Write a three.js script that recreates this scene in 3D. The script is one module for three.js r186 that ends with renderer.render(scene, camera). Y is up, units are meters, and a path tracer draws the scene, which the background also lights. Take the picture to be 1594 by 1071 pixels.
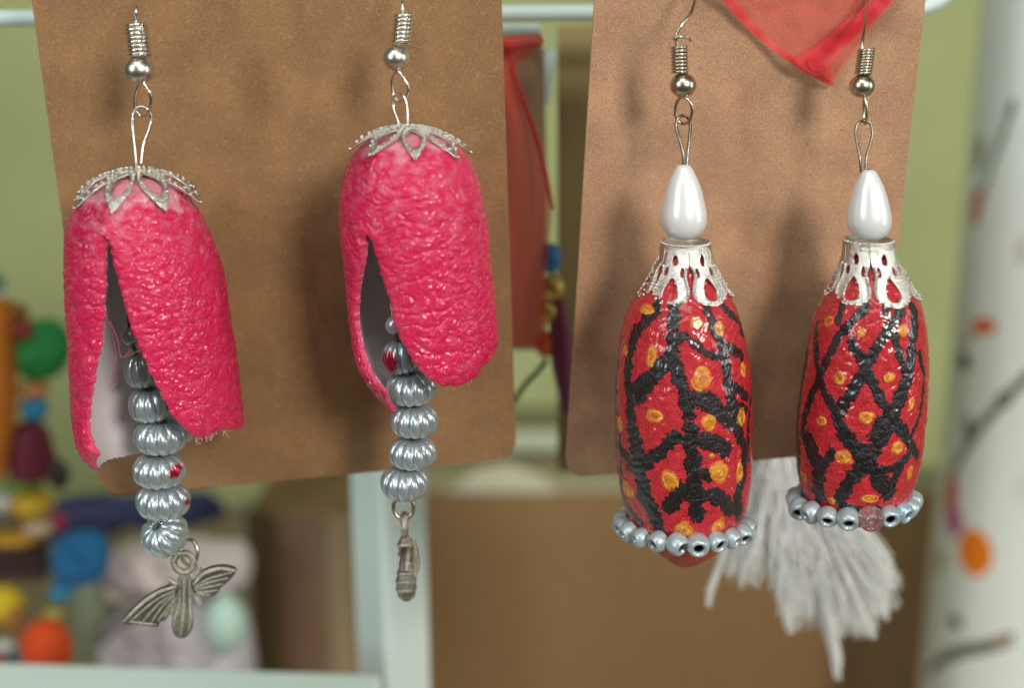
import * as THREE from 'three';
import { mergeGeometries } from 'three/addons/utils/BufferGeometryUtils.js';
import { TessellateModifier } from 'three/addons/modifiers/TessellateModifier.js';
import { RoundedBoxGeometry } from 'three/addons/geometries/RoundedBoxGeometry.js';
import { RectAreaLightUniformsLib } from 'three/addons/lights/RectAreaLightUniformsLib.js';
import { createNoise2D, createNoise3D } from 'simplex-noise';

// ---------- camera, ambience, lamps, exposure ----------
const scene = new THREE.Scene();
const PITCH = THREE.MathUtils.degToRad(16), DIST = 0.15, FPX = 1875;      // the middle of the picture is 150 mm away
const camera = new THREE.PerspectiveCamera(2 * Math.atan(535.5 / FPX) * 180 / Math.PI, 1024 / 689, 0.005, 10);
camera.position.set(0, DIST * Math.sin(PITCH), DIST * Math.cos(PITCH));
camera.lookAt(0, 0, 0);
camera.focus = 0.148;
camera.userData.fStop = 10;
scene.add(camera);
scene.background = new THREE.Color(0.04, 0.042, 0.038);
const renderer = new THREE.WebGLRenderer({ antialias: true });
renderer.toneMapping = THREE.LinearToneMapping;
renderer.toneMappingExposure = 0.92;
renderer.shadowMap.enabled = true;
RectAreaLightUniformsLib.init();
const LAMPS = [
  // position, width, height, colour, intensity, label
  [[0.40, 0.38, 0.76], 0.19, 0.23, [1, 0.955, 0.88], 53, 'warm white lamp panel up to the right behind the viewer'],
  [[-0.62, 0.30, 0.62], 0.14, 0.46, [0.88, 0.97, 1.0], 15, 'cool white upright lamp panel to the left behind the viewer'],
  [[-0.12, 0.78, 0.52], 0.60, 0.36, [0.95, 1, 0.98], 2.6, 'wide neutral lamp panel high in front of the cards'],
  [[0.95, 0.16, 0.30], 0.12, 0.55, [0.88, 0.98, 1.0], 9, 'cool white upright lamp panel far to the right'],
];

// ---------- helpers ----------
let seed = 7;
const rnd = () => { seed = (seed + 0x6d2b79f5) | 0; let t = Math.imul(seed ^ (seed >>> 15), 1 | seed); t = (t + Math.imul(t ^ (t >>> 7), 61 | t)) ^ t; return ((t ^ (t >>> 14)) >>> 0) / 4294967296; };
const rr = (a, b) => a + (b - a) * rnd();
const n2 = createNoise2D(rnd), n3 = createNoise3D(rnd);
const V = (x, y, z) => new THREE.Vector3(x, y, z);
const lerp = (a, b, t) => a + (b - a) * t, clamp = (x, a, b) => Math.min(b, Math.max(a, x));
const smooth = (a, b, x) => { const t = clamp((x - a) / (b - a), 0, 1); return t * t * (3 - 2 * t); };
const CP = Math.cos(PITCH), SP = Math.sin(PITCH), EYE = camera.position.clone();
// the point of the upright plane z that stands at a place measured on the photograph
function W(px, py, z = 0) {
  const a = (px - 797) / FPX, b = -(py - 535.5) / FPX;
  const d = V(a, b * CP - SP, -b * SP - CP), t = (z - EYE.z) / d.z;
  return EYE.clone().addScaledVector(d, t);
}
const S = (p) => (-(p.y - EYE.y) * SP - (p.z - EYE.z) * CP) / FPX;       // metres per photograph pixel there
const proj = (p) => { const x = p.x - EYE.x, y = p.y - EYE.y, z = p.z - EYE.z, d = -y * SP - z * CP; return [797 + FPX * x / d, 535.5 - FPX * (y * CP - z * SP) / d]; };
// the angle and height on a body of turn that a place measured on the photograph belongs to
function onBody(pos, at, [x, y]) {
  let h = y, f = 0;
  for (let i = 0; i < 40; i++) { const r = Math.max(4, at(h)[1]), [qx, qy] = proj(pos(f, h)); f = clamp(f + 0.6 * (x - qx) / (r * Math.max(0.35, Math.cos(f - Math.atan2(797 - x, FPX)))), -1.85, 1.85); h += 0.7 * (y - qy); }
  return [f, h];
}
const elev = (py) => Math.sin(PITCH + Math.atan((py - 535.5) / FPX));
const origin = new WeakMap(), used = new Map();
const numbered = (name) => { const k = used.get(name) ?? 0; used.set(name, k + 1); return k ? `${name}_${String(k).padStart(3, '0')}` : name; };
function thing(name, label, category, base, group) {
  const o = new THREE.Group(); o.name = numbered(name); o.position.copy(base); scene.add(o);
  o.userData = { label, category }; if (group) o.userData.group = group;
  origin.set(o, base.clone()); return o;
}
function part(name, geo, mat, parent, label) {
  const g = [].concat(geo), m = new THREE.Mesh(g.length > 1 ? merge(g) : g[0], mat), o = origin.get(parent);
  m.geometry.translate(-o.x, -o.y, -o.z); m.name = name; m.castShadow = m.receiveShadow = true;
  if (label) m.userData.label = label;
  origin.set(m, o); parent.add(m); return m;
}
function struct(name, geo, mat) { const m = new THREE.Mesh(geo, mat); m.name = name; m.userData.kind = 'structure'; m.castShadow = m.receiveShadow = true; scene.add(m); return m; }
function merge(list) {
  const keys = ['position', 'normal', 'uv', ...(list.some((g) => g.attributes.color) ? ['color'] : [])];
  return mergeGeometries(list.map((g) => { g = g.index ? g.toNonIndexed() : g; for (const k of Object.keys(g.attributes)) if (!keys.includes(k)) g.deleteAttribute(k); if (keys.includes('color') && !g.attributes.color) g.setAttribute('color', new THREE.BufferAttribute(new Float32Array(g.attributes.position.count * 3).fill(1), 3)); if (!g.attributes.uv) g.setAttribute('uv', new THREE.BufferAttribute(new Float32Array(g.attributes.position.count * 2), 2)); return g; }));
}
// a tube through points, with a radius that may vary along it
function tube(pts, r, { closed = false, seg = 0, rad = 10, flat = 1 } = {}) {
  const c = new THREE.CatmullRomCurve3(pts, closed, 'centripetal'), n = seg || pts.length * 8, fr = c.computeFrenetFrames(n, closed);
  const pos = [], nor = [], uv = [], idx = [], R = typeof r === 'function' ? r : () => r, len = c.getLength();
  for (let i = 0; i <= n; i++) {
    const p = c.getPointAt(closed && i === n ? 0 : i / n), k = closed && i === n ? 0 : i, rad_ = R(i / n);
    for (let j = 0; j <= rad; j++) {
      const a = j / rad * Math.PI * 2, d = fr.normals[k].clone().multiplyScalar(Math.cos(a)).addScaledVector(fr.binormals[k], Math.sin(a) * flat);
      pos.push(p.x + d.x * rad_, p.y + d.y * rad_, p.z + d.z * rad_); d.normalize(); nor.push(d.x, d.y, d.z); uv.push(i / n * len, j / rad * rad_ * 6.28);
    }
  }
  for (let i = 0; i < n; i++) for (let j = 0; j < rad; j++) { const a = i * (rad + 1) + j, b = a + rad + 1; idx.push(a, a + 1, b, b, a + 1, b + 1); }
  if (!closed) for (const e of [0, n]) {                                  // round the ends off
    const p = c.getPointAt(e / n), at = pos.length / 3, t = fr.tangents[e].clone().multiplyScalar(e ? 1 : -1), q = p.clone().addScaledVector(t, R(e / n) * 0.5);
    pos.push(q.x, q.y, q.z); nor.push(t.x, t.y, t.z); uv.push(0, 0);
    for (let j = 0; j < rad; j++) { const a = e * (rad + 1) + j; e ? idx.push(a, a + 1, at) : idx.push(a + 1, a, at); }
  }
  const g = new THREE.BufferGeometry();
  g.setAttribute('position', new THREE.Float32BufferAttribute(pos, 3)); g.setAttribute('normal', new THREE.Float32BufferAttribute(nor, 3)); g.setAttribute('uv', new THREE.Float32BufferAttribute(uv, 2)); g.setIndex(idx);
  return g;
}
// a sheet of (nu+1) x (nv+1) points
function grid(nu, nv, at, color) {
  const pos = [], uv = [], col = [], idx = [];
  for (let j = 0; j <= nv; j++) for (let i = 0; i <= nu; i++) { const p = at(i / nu, j / nv, i, j); pos.push(p.x, p.y, p.z); uv.push(p.u ?? i / nu, p.v ?? j / nv); if (color) col.push(...color(p, i / nu, j / nv)); }
  for (let j = 0; j < nv; j++) for (let i = 0; i < nu; i++) { const a = j * (nu + 1) + i, b = a + nu + 1; idx.push(a, b, a + 1, b, b + 1, a + 1); }
  const g = new THREE.BufferGeometry();
  g.setAttribute('position', new THREE.Float32BufferAttribute(pos, 3)); g.setAttribute('uv', new THREE.Float32BufferAttribute(uv, 2));
  if (color) g.setAttribute('color', new THREE.Float32BufferAttribute(col, 3));
  g.setIndex(idx); g.computeVertexNormals(); return g;
}
function ball(p, r, sx = 1, sy = 1, sz = 1, seg = 32) { const g = new THREE.SphereGeometry(r, seg, seg * 0.75 | 0); g.scale(sx, sy, sz); g.translate(p.x, p.y, p.z); return g; }
const table = (rows) => (x) => {                                        // smooth interpolation through rows [x, y]
  const n = rows.length; if (x <= rows[0][0]) return rows[0][1]; if (x >= rows[n - 1][0]) return rows[n - 1][1];
  let i = 0; while (rows[i + 1][0] < x) i++;
  const [x0, y0] = rows[i], [x1, y1] = rows[i + 1], t = (x - x0) / (x1 - x0);
  const m = (k) => k <= 0 || k >= n - 1 ? 0 : (rows[k + 1][1] - rows[k - 1][1]) / (rows[k + 1][0] - rows[k - 1][0]);
  const s0 = i === 0 ? (y1 - y0) / (x1 - x0) : m(i), s1 = i === n - 2 ? (y1 - y0) / (x1 - x0) : m(i + 1), h = x1 - x0, t2 = t * t, t3 = t2 * t;
  return (2 * t3 - 3 * t2 + 1) * y0 + (t3 - 2 * t2 + t) * h * s0 + (-2 * t3 + 3 * t2) * y1 + (t3 - t2) * h * s1;
};
function canvas(w, h) { const c = document.createElement('canvas'); c.width = w; c.height = h; return [c, c.getContext('2d')]; }
function dataTex(w, h, fn, srgb = false, repeat = true) {
  const d = new Uint8Array(w * h * 4);
  for (let y = 0; y < h; y++) for (let x = 0; x < w; x++) { const v = fn(x, y), o = (y * w + x) * 4; if (typeof v === 'number') d[o] = d[o + 1] = d[o + 2] = clamp(v, 0, 1) * 255; else for (let c = 0; c < 3; c++) d[o + c] = clamp(v[c], 0, 1) * 255; d[o + 3] = 255; }
  const t = new THREE.DataTexture(d, w, h); t.magFilter = THREE.LinearFilter; t.wrapS = t.wrapT = repeat ? THREE.RepeatWrapping : THREE.ClampToEdgeWrapping; if (srgb) t.colorSpace = THREE.SRGBColorSpace; t.needsUpdate = true; return t;
}
const std = (o) => new THREE.MeshStandardMaterial(o), phy = (o) => new THREE.MeshPhysicalMaterial(o), rgb = (r, g, b) => new THREE.Color().setRGB(r, g, b);
const fbm = (x, y, o = 4) => { let s = 0, a = 0.5; for (let i = 0; i < o; i++) { s += a * n2(x, y); x = x * 2.03 + 7.1; y = y * 2.03 - 3.7; a *= 0.5; } return s; };
const fbm3 = (x, y, z, o = 3) => { let s = 0, a = 0.5; for (let i = 0; i < o; i++) { s += a * n3(x, y, z); x = x * 2.03 + 7.1; y = y * 2.03 - 3.7; z = z * 2.03 + 1.3; a *= 0.5; } return s; };

// ---------- materials ----------
const SCRATCH = dataTex(256, 256, (x, y) => 0.5 + 0.35 * fbm(x / 16, y / 16, 4)); SCRATCH.repeat.set(400, 400);
const M = {
  silver: std({ color: rgb(0.84, 0.81, 0.74), metalness: 1, roughness: 0.22, bumpMap: SCRATCH, bumpScale: 0.00002 }),
  silverBall: std({ color: rgb(0.78, 0.74, 0.65), metalness: 1, roughness: 0.33 }),
  dullSilver: std({ color: rgb(0.60, 0.53, 0.41), metalness: 1, roughness: 0.30 }),
  darkWire: std({ color: rgb(0.24, 0.21, 0.17), metalness: 1, roughness: 0.32 }),
  antique: std({ color: rgb(0.66, 0.61, 0.52), metalness: 1, roughness: 0.3, vertexColors: true, bumpMap: SCRATCH, bumpScale: 0.00005 }),
  filigree: std({ color: rgb(0.80, 0.78, 0.71), metalness: 1, roughness: 0.18, bumpMap: SCRATCH, bumpScale: 0.00003 }),
  beadSilver: phy({ color: rgb(0.44, 0.50, 0.525), metalness: 0.65, roughness: 0.3, clearcoat: 0.5, clearcoatRoughness: 0.15, vertexColors: true }),
  seedSilver: phy({ vertexColors: true, color: rgb(0.41, 0.48, 0.50), metalness: 0.35, roughness: 0.36, clearcoat: 0.4, clearcoatRoughness: 0.2 }),
  seedBlue: phy({ vertexColors: true, color: rgb(0.38, 0.52, 0.62), metalness: 0.35, roughness: 0.3, clearcoat: 0.6, clearcoatRoughness: 0.15 }),
  clearBead: phy({ color: rgb(1, 0.82, 0.84), roughness: 0.06, transmission: 0.92, thickness: 0.001, ior: 1.5 }),
  pearl: phy({ color: rgb(0.84, 0.85, 0.84), metalness: 0.22, roughness: 0.30, clearcoat: 0.6, clearcoatRoughness: 0.14, sheen: 0.3, sheenColor: rgb(0.9, 0.95, 1), sheenRoughness: 0.4 }),
  lining: std({ color: rgb(0.64, 0.57, 0.58), roughness: 0.75 }),
  fibrePale: std({ color: rgb(0.75, 0.38, 0.42), roughness: 0.7 }),
  fibre: std({ color: rgb(0.75, 0.16, 0.25), roughness: 0.6 }),
  white: std({ color: rgb(0.66, 0.79, 0.745), roughness: 0.42 }),
};
// crinkled fibre skin shared by the cocoons
const SKIN = dataTex(512, 512, (x, y) => { const a = x / 512 * 2 * Math.PI, s = 6; const r1 = 1 - Math.abs(n3(Math.cos(a) * s, Math.sin(a) * s, y / 22)), r2 = 1 - Math.abs(n3(Math.cos(a) * 16, Math.sin(a) * 16, y / 9 + 40)); return 0.25 + 0.4 * r1 * r1 + 0.3 * r2 * r2 + 0.12 * n2(x / 3, y / 3); });
SKIN.repeat.set(90, 90);
// kraft board: flecks and short fibres
function kraft(tint, k) {
  const N = 1024, [c, x] = canvas(N, N), [b, y] = canvas(N, N);
  const im = x.createImageData(N, N), bm = y.createImageData(N, N);
  for (let j = 0; j < N; j++) for (let i = 0; i < N; i++) {
    const cloud = fbm(i / 170 + k, j / 170, 4) * 0.11, grain = fbm(i / 5, j / 6 + k, 3) * 0.20 + (rnd() - 0.5) * 0.12, v = 1 + cloud + grain, o = (j * N + i) * 4;
    for (let ch = 0; ch < 3; ch++) im.data[o + ch] = clamp(tint[ch] * v, 0, 255);
    im.data[o + 3] = 255; const h = 128 + fbm(i / 4, j / 5 - k, 3) * 110; bm.data[o] = bm.data[o + 1] = bm.data[o + 2] = h; bm.data[o + 3] = 255;
  }
  x.putImageData(im, 0, 0); y.putImageData(bm, 0, 0);
  for (let i = 0; i < 9000; i++) {
    const px = rnd() * N, py = rnd() * N, a = rnd() * 6.28, l = rr(4, 16), bend = rr(-5, 5), light = rnd() < 0.6;
    for (const [q, st] of [[x, light ? `rgba(236,200,158,${rr(0.06, 0.26)})` : `rgba(70,38,14,${rr(0.05, 0.22)})`], [y, light ? 'rgba(255,255,255,0.35)' : 'rgba(0,0,0,0.25)']]) {
      q.strokeStyle = st; q.lineWidth = 1.1; q.beginPath(); q.moveTo(px, py); q.quadraticCurveTo(px + Math.cos(a) * l / 2 + bend, py + Math.sin(a) * l / 2 - bend, px + Math.cos(a) * l, py + Math.sin(a) * l); q.stroke();
    }
  }
  for (let i = 0; i < 90; i++) { x.fillStyle = `rgba(58,30,12,${rr(0.2, 0.55)})`; x.beginPath(); x.ellipse(rnd() * N, rnd() * N, rr(0.8, 2.6), rr(0.6, 1.6), rnd() * 3, 0, 7); x.fill(); }
  const t = new THREE.CanvasTexture(c), u = new THREE.CanvasTexture(b); t.colorSpace = THREE.SRGBColorSpace;
  for (const q of [t, u]) { q.wrapS = q.wrapT = THREE.RepeatWrapping; q.repeat.set(14, 14); q.offset.set(0.37, 0.21); }
  return std({ map: t, bumpMap: u, bumpScale: 0.00007, roughness: 0.85 });
}
M.kraftA = kraft([137, 101, 65], 3);
M.kraftB = kraft([166, 127, 96], 11);

// ---------- lamps outside the picture ----------
for (const [at, w, h, col, power, label] of LAMPS) {
  const t = thing('lamp_panel', label, 'lamp', V(...at)), c = rgb(...col);
  const body = new THREE.BoxGeometry(w + 0.03, h + 0.03, 0.03), face = new THREE.PlaneGeometry(w, h);
  const housing = new THREE.Mesh(body, M.white); housing.name = 'housing'; housing.position.z = -0.025;
  const diffuser = new THREE.Mesh(face, std({ color: rgb(0.8, 0.8, 0.8), emissive: c, emissiveIntensity: 1.5 })); diffuser.name = 'diffuser'; diffuser.position.z = -0.008;
  const light = new THREE.RectAreaLight(c, power, w, h); light.rotation.y = Math.PI;      // shines along the panel's +z
  t.add(housing, diffuser, light); t.lookAt(0, 0, 0);
}

// ---------- background ----------
const wallTex = dataTex(512, 512, (x, y) => { const v = 1 + 0.05 * fbm(x / 90, y / 90, 4) + 0.02 * n2(x / 4, y / 4); return [0.71 * v, 0.735 * v, 0.51 * v]; }, true); wallTex.repeat.set(3, 3);
{ const g = new THREE.PlaneGeometry(2.4, 1.6); g.translate(0, 0.1, -0.5); struct('wall', g, std({ map: wallTex, roughness: 0.85 })); }
{ const g = new THREE.BoxGeometry(1.6, 0.02, 0.66); g.translate(0, -0.25, -0.17); struct('table_top', g, std({ color: rgb(0.30, 0.22, 0.13), roughness: 0.5 })); }
const TABLE = -0.24;

function plate(px, z, depth, bevel, round = 0, zf) {                    // a flat piece in an upright plane, its outline measured in pixels
  const p = px.map(([x, y]) => W(x, y, z)), sh = new THREE.Shape(), n = p.length;
  if (!round) p.forEach((q, i) => i ? sh.lineTo(q.x, q.y) : sh.moveTo(q.x, q.y));
  else p.forEach((q, i) => {
    const a = p[(i + n - 1) % n], b = p[(i + 1) % n], ra = Array.isArray(round) ? round[i] : round;
    const s = q.clone().lerp(a, ra / q.distanceTo(a)), e = q.clone().lerp(b, ra / q.distanceTo(b));
    i ? sh.lineTo(s.x, s.y) : sh.moveTo(s.x, s.y); sh.quadraticCurveTo(q.x, q.y, e.x, e.y);
  });
  const g = new THREE.ExtrudeGeometry(sh, { depth, bevelEnabled: bevel > 0, bevelThickness: bevel, bevelSize: bevel, bevelOffset: -bevel, bevelSegments: 2, curveSegments: 14 });
  g.translate(0, 0, z - depth - bevel); return g;
}

// the two cards
const ZA = -0.0155, ZB = -0.0125;
{
  const t = thing('kraft_card', 'wide brown kraft card behind the two bright pink earrings', 'card', W(480, 750, ZA));
  part('board', plate([[29, -150], [776, -150], [804, 714], [157, 775]], ZA, 0.0005, 0.00008, [0.001, 0.001, 0.0034, 0.0040]), M.kraftA, t);
  const u = thing('kraft_card', 'lighter brown kraft card behind the two black and red painted earrings', 'card', W(1120, 730, ZB));
  part('board', plate([[934, -150], [1457, -150], [1361, 700], [879, 745]], ZB, 0.0005, 0.00008, [0.001, 0.001, 0.003, 0.0036]), M.kraftB, u);
}

// ---------- earring findings ----------
const P3 = (a, z) => a.map(([x, y, dz = 0]) => W(x, y, z + dz));
function finding(t, cfg, mats) {
  const z = cfg.z, wire = cfg.wire ?? 2.4, s = S(W(cfg.ball[0], cfg.ball[1], z));
  part('ear_wire', tube(P3(cfg.hook, z), wire * s, { seg: 60 }), mats.wire, t);
  // coil wound round the wire
  const [x0, y0, x1, y1, r, turns] = cfg.coil, a = W(x0, y0, z), b = W(x1, y1, z), pts = [];
  for (let i = 0; i <= turns * 18; i++) { const k = i / (turns * 18), q = a.clone().lerp(b, k), f = k * turns * 6.2832; pts.push(q.add(V(Math.cos(f) * r * s, 0, Math.sin(f) * r * s))); }
  part('coil', tube(pts, (cfg.coilWire ?? 2.6) * s, { seg: turns * 24, rad: 8 }), mats.coil, t);
  if (cfg.loose) part('loose_turn', tube(P3(cfg.loose, z), 2.3 * s, { seg: 40 }), mats.coil, t);
  part('round_bead', ball(W(cfg.ball[0], cfg.ball[1], z), cfg.ball[2] * s, 1.03, 0.96, 1), mats.ball, t);
  part('link', tube(P3(cfg.link, z), wire * s, { closed: cfg.linkClosed !== false, seg: 60 }), mats.link, t);
  part('eye_pin', tube(P3(cfg.pin, z), wire * 0.95 * s, { seg: 70 }), mats.pin, t);
}
// filigree petal: a pierced plate drawn in (angle, drop) and bent onto the cap's own profile
function petalPlate(outline, holes, onto, thick) {
  const sh = new THREE.Shape(outline.map(([x, y]) => new THREE.Vector2(x, y)));
  for (const h of holes) sh.holes.push(new THREE.Path(h.map(([x, y]) => new THREE.Vector2(x, y))));
  let g = new THREE.ExtrudeGeometry(sh, { depth: 0.035, bevelEnabled: true, bevelThickness: 0.02, bevelSize: 0.02, bevelOffset: -0.02, bevelSegments: 2, curveSegments: 6 });
  g = new TessellateModifier(0.14, 5).modify(g);
  const p = g.attributes.position;
  for (let i = 0; i < p.count; i++) { const q = onto(p.getX(i), p.getY(i), p.getZ(i) * thick); p.setXYZ(i, q.x, q.y, q.z); }
  g.computeVertexNormals(); return g;
}
const blob = (cx, cy, rx, ry, lean = 0, tip = 0, n = 26) => Array.from({ length: n }, (_, i) => { const a = -i / n * 6.2832, y = Math.sin(a), x = Math.cos(a) * (1 - tip * (1 - y) * 0.5); return [cx + rx * x + lean * y, cy + ry * y]; });

// ---------- pink slit cocoon earrings ----------
function shell(t, c) {
  const { z } = c, Lx = table(c.left), Rx = table(c.right), top = c.left[0][0], h1 = c.left[1][0];
  const at = (h) => {                                                    // centre and radius (pixels) of the cocoon at a height
    h = clamp(h, top, 900); let l = Lx(h), r = Rx(h);
    if (h < h1) { const k = Math.sqrt((h - top) / (h1 - top)), m = (c.left[1][1] + c.right[1][1]) / 2, w = (c.right[1][1] - c.left[1][1]) / 2; return [lerp(c.left[0][1], m, k), w * k]; }
    return [(l + r) / 2, (r - l) / 2];
  };
  const solve = (p) => { const [f, h] = onBody((f, h) => { const [cx, r] = at(h), q = W(cx, h, z), k = S(q) * r; return q.add(V(Math.sin(f) * k, 0, Math.cos(f) * k)); }, at, p); return [h, f]; };
  const fR = table(c.slitRight.map(solve)), fL = table(c.slitLeft.map(solve)), Hb = table(c.bottom.map(([u, h]) => [u, u === 0 ? solve(c.slitRight[c.slitRight.length - 1])[0] : u === 1 ? solve(c.slitLeft[c.slitLeft.length - 1])[0] : h]));
  const h0 = Math.min(solve(c.slitRight[0])[0], solve(c.slitLeft[0])[0]), seam = (solve(c.slitRight[0])[1] + solve(c.slitLeft[0])[1]) / 2;
  const surf = (u, v, inset, rough) => {
    const k = Math.pow(v, 1.5), hb = Hb(u) + 1.6 * n2(u * 30, c.k) + 0.7 * n2(u * 110, c.k), h = top + k * (hb - top);
    const open = smooth(h0 - 4, h0 + 10, h), a = lerp(seam, fR(h), open), b = lerp(seam, fL(h), open) + 2 * Math.PI;
    const rag = 0.018 * (n2(h * 0.06, u < 0.5 ? 3 + c.k : 17 + c.k) + 0.6 * n2(h * 0.21, u < 0.5 ? 5 : 9)) * open, f = lerp(a + rag, b + rag, u), [cx, r] = at(h), ctr = W(cx, h, z), s = S(ctr), dir = V(Math.sin(f), 0, Math.cos(f));
    const q = ctr.clone().addScaledVector(dir, r * s), m = q.clone().multiplyScalar(1000);
    const edge = Math.min(Math.min(u, 1 - u) * 6.2 * r + (1 - open) * 60, (1 - k) * (hb - top)), roll = 0.4 * Math.exp(-edge / 7);
    // creases and crinkles of the skin, in millimetres
    const cr = 1 - Math.abs(n3(m.x * 0.28 + c.k, m.y * 0.46, m.z * 0.28)), c2 = 1 - Math.abs(n3(m.x * 0.75, m.y * 1.15 + c.k, m.z * 0.75)), c3 = n3(m.x * 1.9, m.y * 2.5, m.z * 1.9 + c.k);
    const d = 0.22 * fbm3(m.x * 0.13, m.y * 0.13 + c.k, m.z * 0.13, 2) + (rough ? -0.22 * cr ** 6 - 0.10 * c2 ** 3 + 0.055 * c3 + 0.02 * n3(m.x * 4.2, m.y * 5, m.z * 4.2) : 0);
    q.addScaledVector(dir, (d - inset - roll) * 0.001 * Math.min(1, r / 40));
    if (c.shape) c.shape(q, f, h, r, s);
    return Object.assign(q, { u: f * r * s, v: h * s, cr, c2, m, h });
  };
  const nu = 420, nv = 330;
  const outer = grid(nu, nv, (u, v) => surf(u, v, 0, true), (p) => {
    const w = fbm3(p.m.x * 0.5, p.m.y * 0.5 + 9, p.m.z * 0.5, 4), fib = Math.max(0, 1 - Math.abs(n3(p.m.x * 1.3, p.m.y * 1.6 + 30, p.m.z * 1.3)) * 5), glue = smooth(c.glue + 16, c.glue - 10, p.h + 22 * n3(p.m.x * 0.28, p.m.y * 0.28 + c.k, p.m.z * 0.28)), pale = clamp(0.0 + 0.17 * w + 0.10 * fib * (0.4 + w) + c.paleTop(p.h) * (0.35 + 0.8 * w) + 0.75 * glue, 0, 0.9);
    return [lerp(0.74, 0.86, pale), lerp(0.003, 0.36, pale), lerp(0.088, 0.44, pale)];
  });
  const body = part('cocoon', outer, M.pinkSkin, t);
  const inner = grid(140, 110, (u, v) => surf(u, v, 0.65, false));
  part('lining', inner, M.lining, body, 'pale smooth inside of the pink cocoon');
  const rim = [];                                                        // the cut edge between skin and lining
  const strip = (n, f) => rim.push(grid(n, 3, (u, v) => { const [a, b] = f(u), o = surf(a, b, 0, true), i = surf(a, b, 0.65, false); const q = o.lerp(i, v); const j = 0.05 * n3(q.x * 3000, q.y * 3000, q.z * 3000) * 0.001 * Math.sin(v * Math.PI) * 4; return q.addScalar(j * 0.5); }));
  strip(300, (u) => [0, u]); strip(300, (u) => [1, u]); strip(300, (u) => [u, 1]);
  part('cut_edge', rim, M.cutEdge, body);
  const hair = []; for (let i = 0; i < (c.fringe ?? 0); i++) { const u = rr(c.fringeAt[0], c.fringeAt[1]), p = surf(u, 0.995, 0.5, false), l = rr(0.4, 1.3) * 0.001; hair.push(tube([p, p.clone().add(V(rr(-0.3, 0.3) * l, -l * 0.5, rr(-0.2, 0.2) * l)), p.clone().add(V(rr(-0.5, 0.5) * l, -l, rr(-0.3, 0.3) * l))], 0.00003, { seg: 6, rad: 4 })); }
  if (hair.length) part('frayed_fibres', hair, M.fibrePale, body).userData.kind = 'stuff';
  return { at, surf };
}
M.pinkSkin = phy({ vertexColors: true, roughness: 0.42, bumpMap: SKIN, bumpScale: 0.00018, clearcoat: 0.6, clearcoatRoughness: 0.1 });
M.cutEdge = std({ color: rgb(0.66, 0.06, 0.14), roughness: 0.6 });

function flowerCap(t, c) {                                               // openwork cap of eight petals lying on the dome
  const [cx, cy] = c.at, ctr = W(cx, cy, c.z), s = S(ctr), prof = table(c.profile), tilt = new THREE.Matrix4().makeRotationFromEuler(new THREE.Euler(c.tiltX ?? 0, 0, c.tilt ?? 0));
  const onto = (turn) => (x, y, d) => {                                  // y: 0 at the middle .. 1 at the tip; x sideways
    const r = Math.max(0.02, y) * c.r, f = turn + x / Math.max(0.18, y) , drop = prof(r);
    const sl = (prof(r + 1) - prof(r - 1)) / 2, n = Math.hypot(1, sl), lift = d / s;
    const q = V(Math.sin(f) * (r + lift * sl / n), -drop + lift / n, Math.cos(f) * (r + lift * sl / n)).applyMatrix4(tilt);
    return ctr.clone().addScaledVector(q, s);
  };
  const cap = part('bead_cap', (() => { const g = ball(ctr, 9 * s, 1, 0.45, 1, 20); const ring = []; for (let i = 0; i < 16; i++) { const a = i / 16 * 6.283; ring.push(ball(onto(a)(0, 0.17, 0.0002), 2.4 * s, 1, 1, 1, 8)); } const disc = grid(48, 6, (u, v) => onto(u * 6.2832)(0, 0.02 + v * 0.24, 0.00012)); for (let i = 0; i < 40; i++) { const q = onto(rnd() * 6.283)(0, rr(0.1, 0.34), 0.0003); ring.push(ball(q, rr(1.6, 3) * s, 1, 0.8, 1, 6)); } return [g, disc, ...ring]; })(), M.filigree, t);
  for (let i = 0; i < 8; i++) {
    const f = (c.turn ?? 0) + i * Math.PI / 4, map = onto(f), half = 0.205;
    const leaf = [], hole = [];
    for (let k = 0; k <= 30; k++) { const y = k / 30, w = half * Math.pow(Math.sin(Math.PI * Math.pow(y, 1.25)), 0.75) * (1 - 0.1 * y) + 0.035 * (1 - y); leaf.push([w, 0.2 + y * 0.8, y]); }
    const out = [...leaf.map(([w, y]) => [w, y]), ...leaf.slice(0, -1).reverse().map(([w, y]) => [-w, y])];
    for (let k = 4; k <= 25; k++) { const y = k / 30, w = Math.max(0.004, leaf[k][0] - 0.066); hole.push([w * Math.sin(Math.PI * (k - 4) / 21) ** 0.5 + 0.002, 0.2 + y * 0.8]); }
    const hl = [...hole.map(([w, y]) => [-w, y]).reverse(), ...hole];
    const g = petalPlate(out, [hl], (x, y, d) => map(x, y, d + 0.00018), 0.0035), beads = [];
    for (let k = 2; k <= 30; k += 3.5) for (const sg of [-1, 1]) { if (k === 30 && sg > 0) continue; const [w, y] = leaf[Math.floor(k)]; beads.push(ball(map(sg * Math.max(0, w - 0.033), y, 0.00052), 3.3 * s, 1, 1, 1, 6)); }
    part('petal', [g, ...beads], M.filigree, cap);
  }
}

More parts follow.
